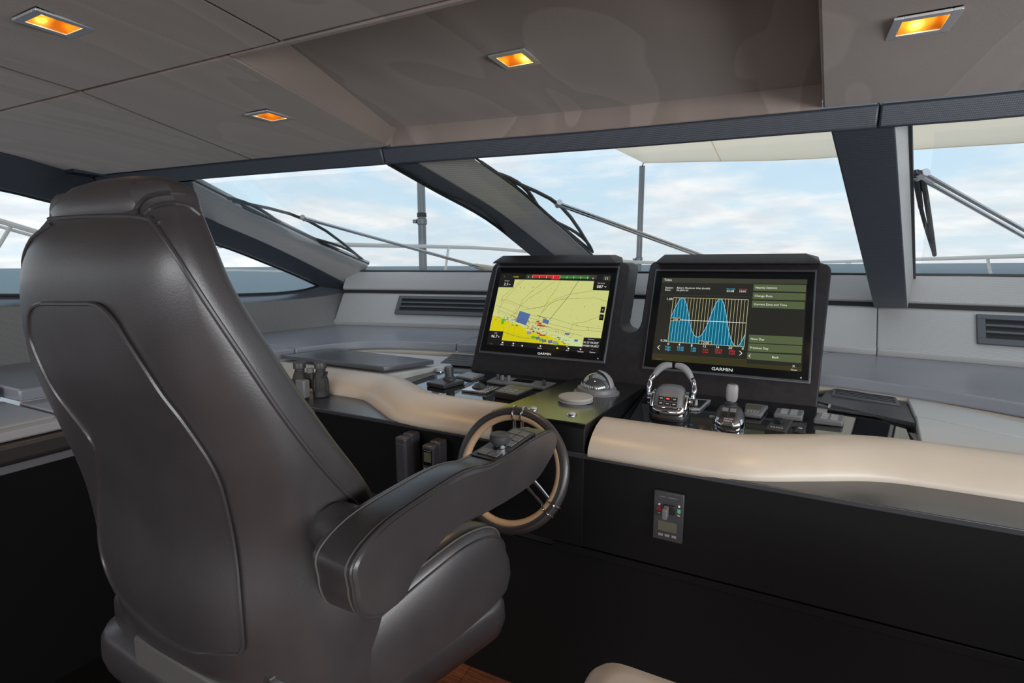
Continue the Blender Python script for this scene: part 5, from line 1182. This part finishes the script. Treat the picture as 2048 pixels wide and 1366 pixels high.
# ---- small plates and pads on the right
pts = [Z2(482, 402), Z2(545, 404), Z2(621, 338), Z2(497, 330)]; t = thing('switch_plate', ctr(pts, .94), 'small silver framed switch plate beside the throttle', 'switch')
plate('frame', pts, G0, .008, 'silver', t); q = quad(pts, .008); keyp('face', inset(q, .14, .86, .12, .88), .0006, 'key_black', t, 0)
c = bil(q, .3, .4); mb = MB(); mb.lathe(c, [(.009, 0), (.008, .002), (.0075, .018), (0, .019)], 16); obj('toggle', mb, 'plastic_light', t)
pts = [Z2(846, 428), Z2(965, 442), Z2(1014, 375), Z2(858, 358)]; t = thing('stabilizer_panel', ctr(pts, .945), 'grey rounded control panel behind the docking joystick', 'control')
plate('body', pts, G0, .018, 'plastic_grey', t, .006); q = quad(pts, .018); keyp('screen', inset(q, .12, .80, .40, .85), .0008, 'lcd', t, 0)
for i in range(4): keyp('button', inset(q, .14 + .17 * i, .26 + .17 * i, .12, .30), .0015, 'plastic_mid', t)
for pts, lb in (([Z2(1048, 434), Z2(1246, 454), Z2(1258, 408), Z2(1068, 393)], 'grey four key pad right of the docking joystick'), ([Z2(1320, 468), Z2(1524, 490), Z2(1534, 444), Z2(1345, 423)], 'grey four key pad nearest the right air outlet')):
    t = thing('key_pad', ctr(pts, .95), lb, 'keypad'); plate('body', pts, G0, .020, 'plastic_grey', t, .005); q = quad(pts, .020)
    for (s0, s1, t0, t1) in ((.20, .46, .50, .90), (.54, .80, .50, .90), (.20, .46, .12, .42), (.54, .80, .12, .42)):
        keyp('key', inset(q, s0, s1, t0, t1), .0008, 'plastic_mid', t, .0003)
        a_, b_, c_, d_ = [v + GNn * .0009 for v in inset(q, s0 + .03, s1 - .03, t0 + .05, t1 - .05)]
        mb = MB(); mb.tube([a_, b_, c_, d_, a_], .0006, 4, False); obj('key_outline', mb, 'plastic_light', t)
pts = [Z2(988, 536), Z2(1130, 556), Z2(1180, 475), Z2(1052, 458)]; t = thing('knob_panel', ctr(pts, .955), 'black control box with a rotary knob on the right dash', 'control')
plate('body', pts, G0, .022, 'plastic_dark', t, .003); q = quad(pts, .022); c = bil(q, .42, .62)
mb = MB(); mb.lathe(c, [(.017, 0), (.017, .002), (.0155, .003), (.0155, .011), (.014, .013), (0, .013)], 24); obj('knob', mb, 'key_black', t)
for k in range(5): cq = inset(q, .20 + .13 * k, .27 + .13 * k, .16, .24); keyp('mark', cq, .0008, 'plastic_light', t, 0)
pts = [Z2(1190, 556), Z2(1266, 562), Z2(1266, 508), Z2(1212, 503)]; t = thing('socket_plate', ctr(pts, .94), 'small flat black socket plate beside the knob box', 'socket')
plate('plate', pts, G0, .005, 'plastic_dark', t); q = quad(pts, .005); mb = MB(); mb.lathe(bil(q, .45, .45), [(.007, 0), (.006, .002), (.003, .0015), (0, .001)], 14); obj('jack', mb, 'plastic_light', t)

# ---- bow thruster panel on the black front
t = thing('key_switch_panel', tuple(U(1336, 1080, Y=1.441)), 'upright black panel with a lever switch and small display on the console front', 'panel')
YF = 1.4415
fc = [U(a, b, Y=YF - .012) for a, b in ((1308, 981), (1369, 990), (1364, 1088), (1304, 1077))]
x0 = (fc[0].x + fc[3].x) / 2; x1 = (fc[1].x + fc[2].x) / 2; zt_ = (fc[0].z + fc[1].z) / 2; zb_ = (fc[2].z + fc[3].z) / 2
mb = MB(); mb.box(((x0 + x1) / 2, YF - .006, (zt_ + zb_) / 2), ((x1 - x0) / 2, .006, (zt_ - zb_) / 2)); obj('plate', mb, 'plastic_dark', t, bevel=.003)
def FB(u0, u1, v0, v1, d0, d1, nm, m_, bev=.0006):
    w = x1 - x0; h = zt_ - zb_; mb = MB(); mb.box((x0 + w * (u0 + u1) / 2, YF - .012 - (d0 + d1) / 2, zt_ - h * (v0 + v1) / 2), (w * (u1 - u0) / 2, (d1 - d0) / 2, h * (v1 - v0) / 2)); return obj(nm, mb, m_, t, bevel=bev)
FB(.17, .80, .60, .80, 0, .001, 'display', 'lcd'); 
for k in range(3): FB(.20 + .22 * k, .36 + .22 * k, .855, .90, 0, .003, 'button', 'plastic_mid')
FB(.12, .26, .32, .40, 0, .001, 'port_mark', 'print_red'); FB(.17, .23, .25, .29, 0, .001, 'plus_mark', 'print_white', 0); FB(.16, .24, .44, .455, 0, .001, 'minus_mark', 'print_white', 0)
FB(.80, .90, .30, .38, 0, .001, 'starboard_mark', 'print_green'); FB(.82, .88, .22, .26, 0, .001, 'plus_mark', 'print_white', 0); FB(.81, .89, .42, .435, 0, .001, 'minus_mark', 'print_white', 0)
FB(.34, .72, .24, .42, 0, .010, 'lever_boss', 'key_black', .002); FB(.38, .54, .24, .44, .010, .040, 'lever', 'plastic_grey', .002)
s = Scr(Vector((x0, YF - .0122, zt_)), Vector((1, 0, 0)), Vector((0, 0, -1)), Vector((0, -1, 0)), x1 - x0, zt_ - zb_); [s.rect(.20 + .055 * k, .095, .235 + .055 * k, .108, 'plastic_mid', 1) for k in range(11) if k != 4]; s.build('fine_print', t)

# ---- handheld radios in their cradles on the console front
def radio(px, label, faceup):
    a = U(px[0], px[1], Y=1.355); x0, zt_ = a.x, a.z; t = thing('handheld_radio', (x0 + .03, 1.40, zt_ - .17), label, 'radio', 'radios clipped to the console front')
    w = .048
    def body(x0, x1, y0, y1, z0, z1, nm, m_, bev): mb = MB(); mb.box(((x0 + x1) / 2, (y0 + y1) / 2, (z0 + z1) / 2), ((x1 - x0) / 2, (y1 - y0) / 2, (z1 - z0) / 2)); return obj(nm, mb, m_, t, bevel=bev, seg=3)
    body(x0 + .003, x0 + w - .003, 1.392, 1.441, zt_ - .145, zt_ + .004, 'cradle', 'radio_plastic', .006)
    b = body(x0, x0 + w, 1.355, 1.391, zt_ - .165, zt_, 'body', 'radio_plastic', .006)
    if faceup:
        body(x0 + .006, x0 + w - .006, 1.3535, 1.356, zt_ - .068, zt_ - .012, 'bezel', 'bezel', .002)
        body(x0 + .010, x0 + w - .010, 1.3528, 1.354, zt_ - .055, zt_ - .022, 'screen', 'lcd', 0)
        for j in range(4):
            for i in range(3): body(x0 + .008 + .0115 * i, x0 + .016 + .0115 * i, 1.353, 1.356, zt_ - .086 - .014 * j, zt_ - .078 - .014 * j, 'key', 'plastic_mid', .001)
        s = Scr(Vector((x0, 1.3533, zt_)), Vector((1, 0, 0)), Vector((0, 0, -1)), Vector((0, -1, 0)), w, .165); s.rect(.22, .098, .30, .106, 'print_white', 1); s.rect(.34, .099, .80, .105, 'plastic_light', 1); s.build('fine_print', t)
    else:
        body(x0 + .007, x0 + w - .007, 1.3525, 1.356, zt_ - .150, zt_ - .02, 'face_ridge', 'radio_plastic', .003)
radio((789, 874), 'blank faced radio handset clipped to the console, left one of two', False)
radio((843, 890), 'radio handset with keypad and small screen, right one of two', True)

# ---- binoculars on the ledge
p = U(630, 796, Z=.901); t = thing('binoculars', (p.x, p.y, .901), 'black binoculars standing upright on the ledge behind the chair', 'binoculars')
def barrel(x, y, nm):
    mb = MB(); mb.lathe((x, y, .901), [(.024, 0), (.0265, .002), (.0265, .010), (.025, .014), (.0262, .025), (.0255, .05), (.021, .068), (.0165, .082), (.0150, .086)], 24); o = obj('barrel', mb, 'rubber', t)
    for k in range(7):
        a = -2.5 + .42 * k; mb = MB(); mb.tube([(x + .0262 * math.cos(a), y + .0262 * math.sin(a), .901 + .022), (x + .0268 * math.cos(a), y + .0268 * math.sin(a), .901 + .040), (x + .0235 * math.cos(a), y + .0235 * math.sin(a), .901 + .060)], .0022, 6); obj('rib', mb, 'plastic_dark', o)
    mb = MB(); mb.lathe((x - .004, y + .006, .983), [(.0155, 0), (.0155, .010), (.0200, .012), (.0205, .030), (.0190, .033), (.013, .033), (.012, .030)], 24); obj('eyepiece', mb, 'plastic_dark', t)
barrel(p.x, p.y + .028, 'a'); barrel(p.x - .062, p.y - .004, 'b')
mb = MB(); mb.box((p.x - .033, p.y + .014, .955), (.020, .012, .026)); obj('bridge', mb, 'rubber', t, bevel=.005)
mb = MB(); mb.lathe((p.x - .033, p.y + .016, .978), [(.012, 0), (.012, .016), (.010, .018), (0, .018)], 18); obj('focus_wheel', mb, 'plastic_grey', t)
mb = MB(); mb.box((p.x - .024, p.y - .026, .936), (.020, .013, .030)); obj('prism_cover', mb, 'plastic_grey', t, bevel=.006)
mb = MB(); mb.tube(cat_rom([(p.x + .018, p.y + .03, .975), (p.x + .026, p.y + .032, .985), (p.x + .030, p.y + .024, .975), (p.x + .022, p.y + .016, .968)], 5), .0035, 6); obj('strap_lug', mb, 'rubber', t)
BS = 1.28
for o in [c for c in bpy.data.objects if c.parent == t or (c.parent and c.parent.parent == t)]:
    if o.type == 'MESH':
        for v in o.data.vertices:
            v.co = Vector((p.x + (v.co.x - p.x) * BS, p.y + (v.co.y - p.y) * BS, .901 + (v.co.z - .901) * BS))
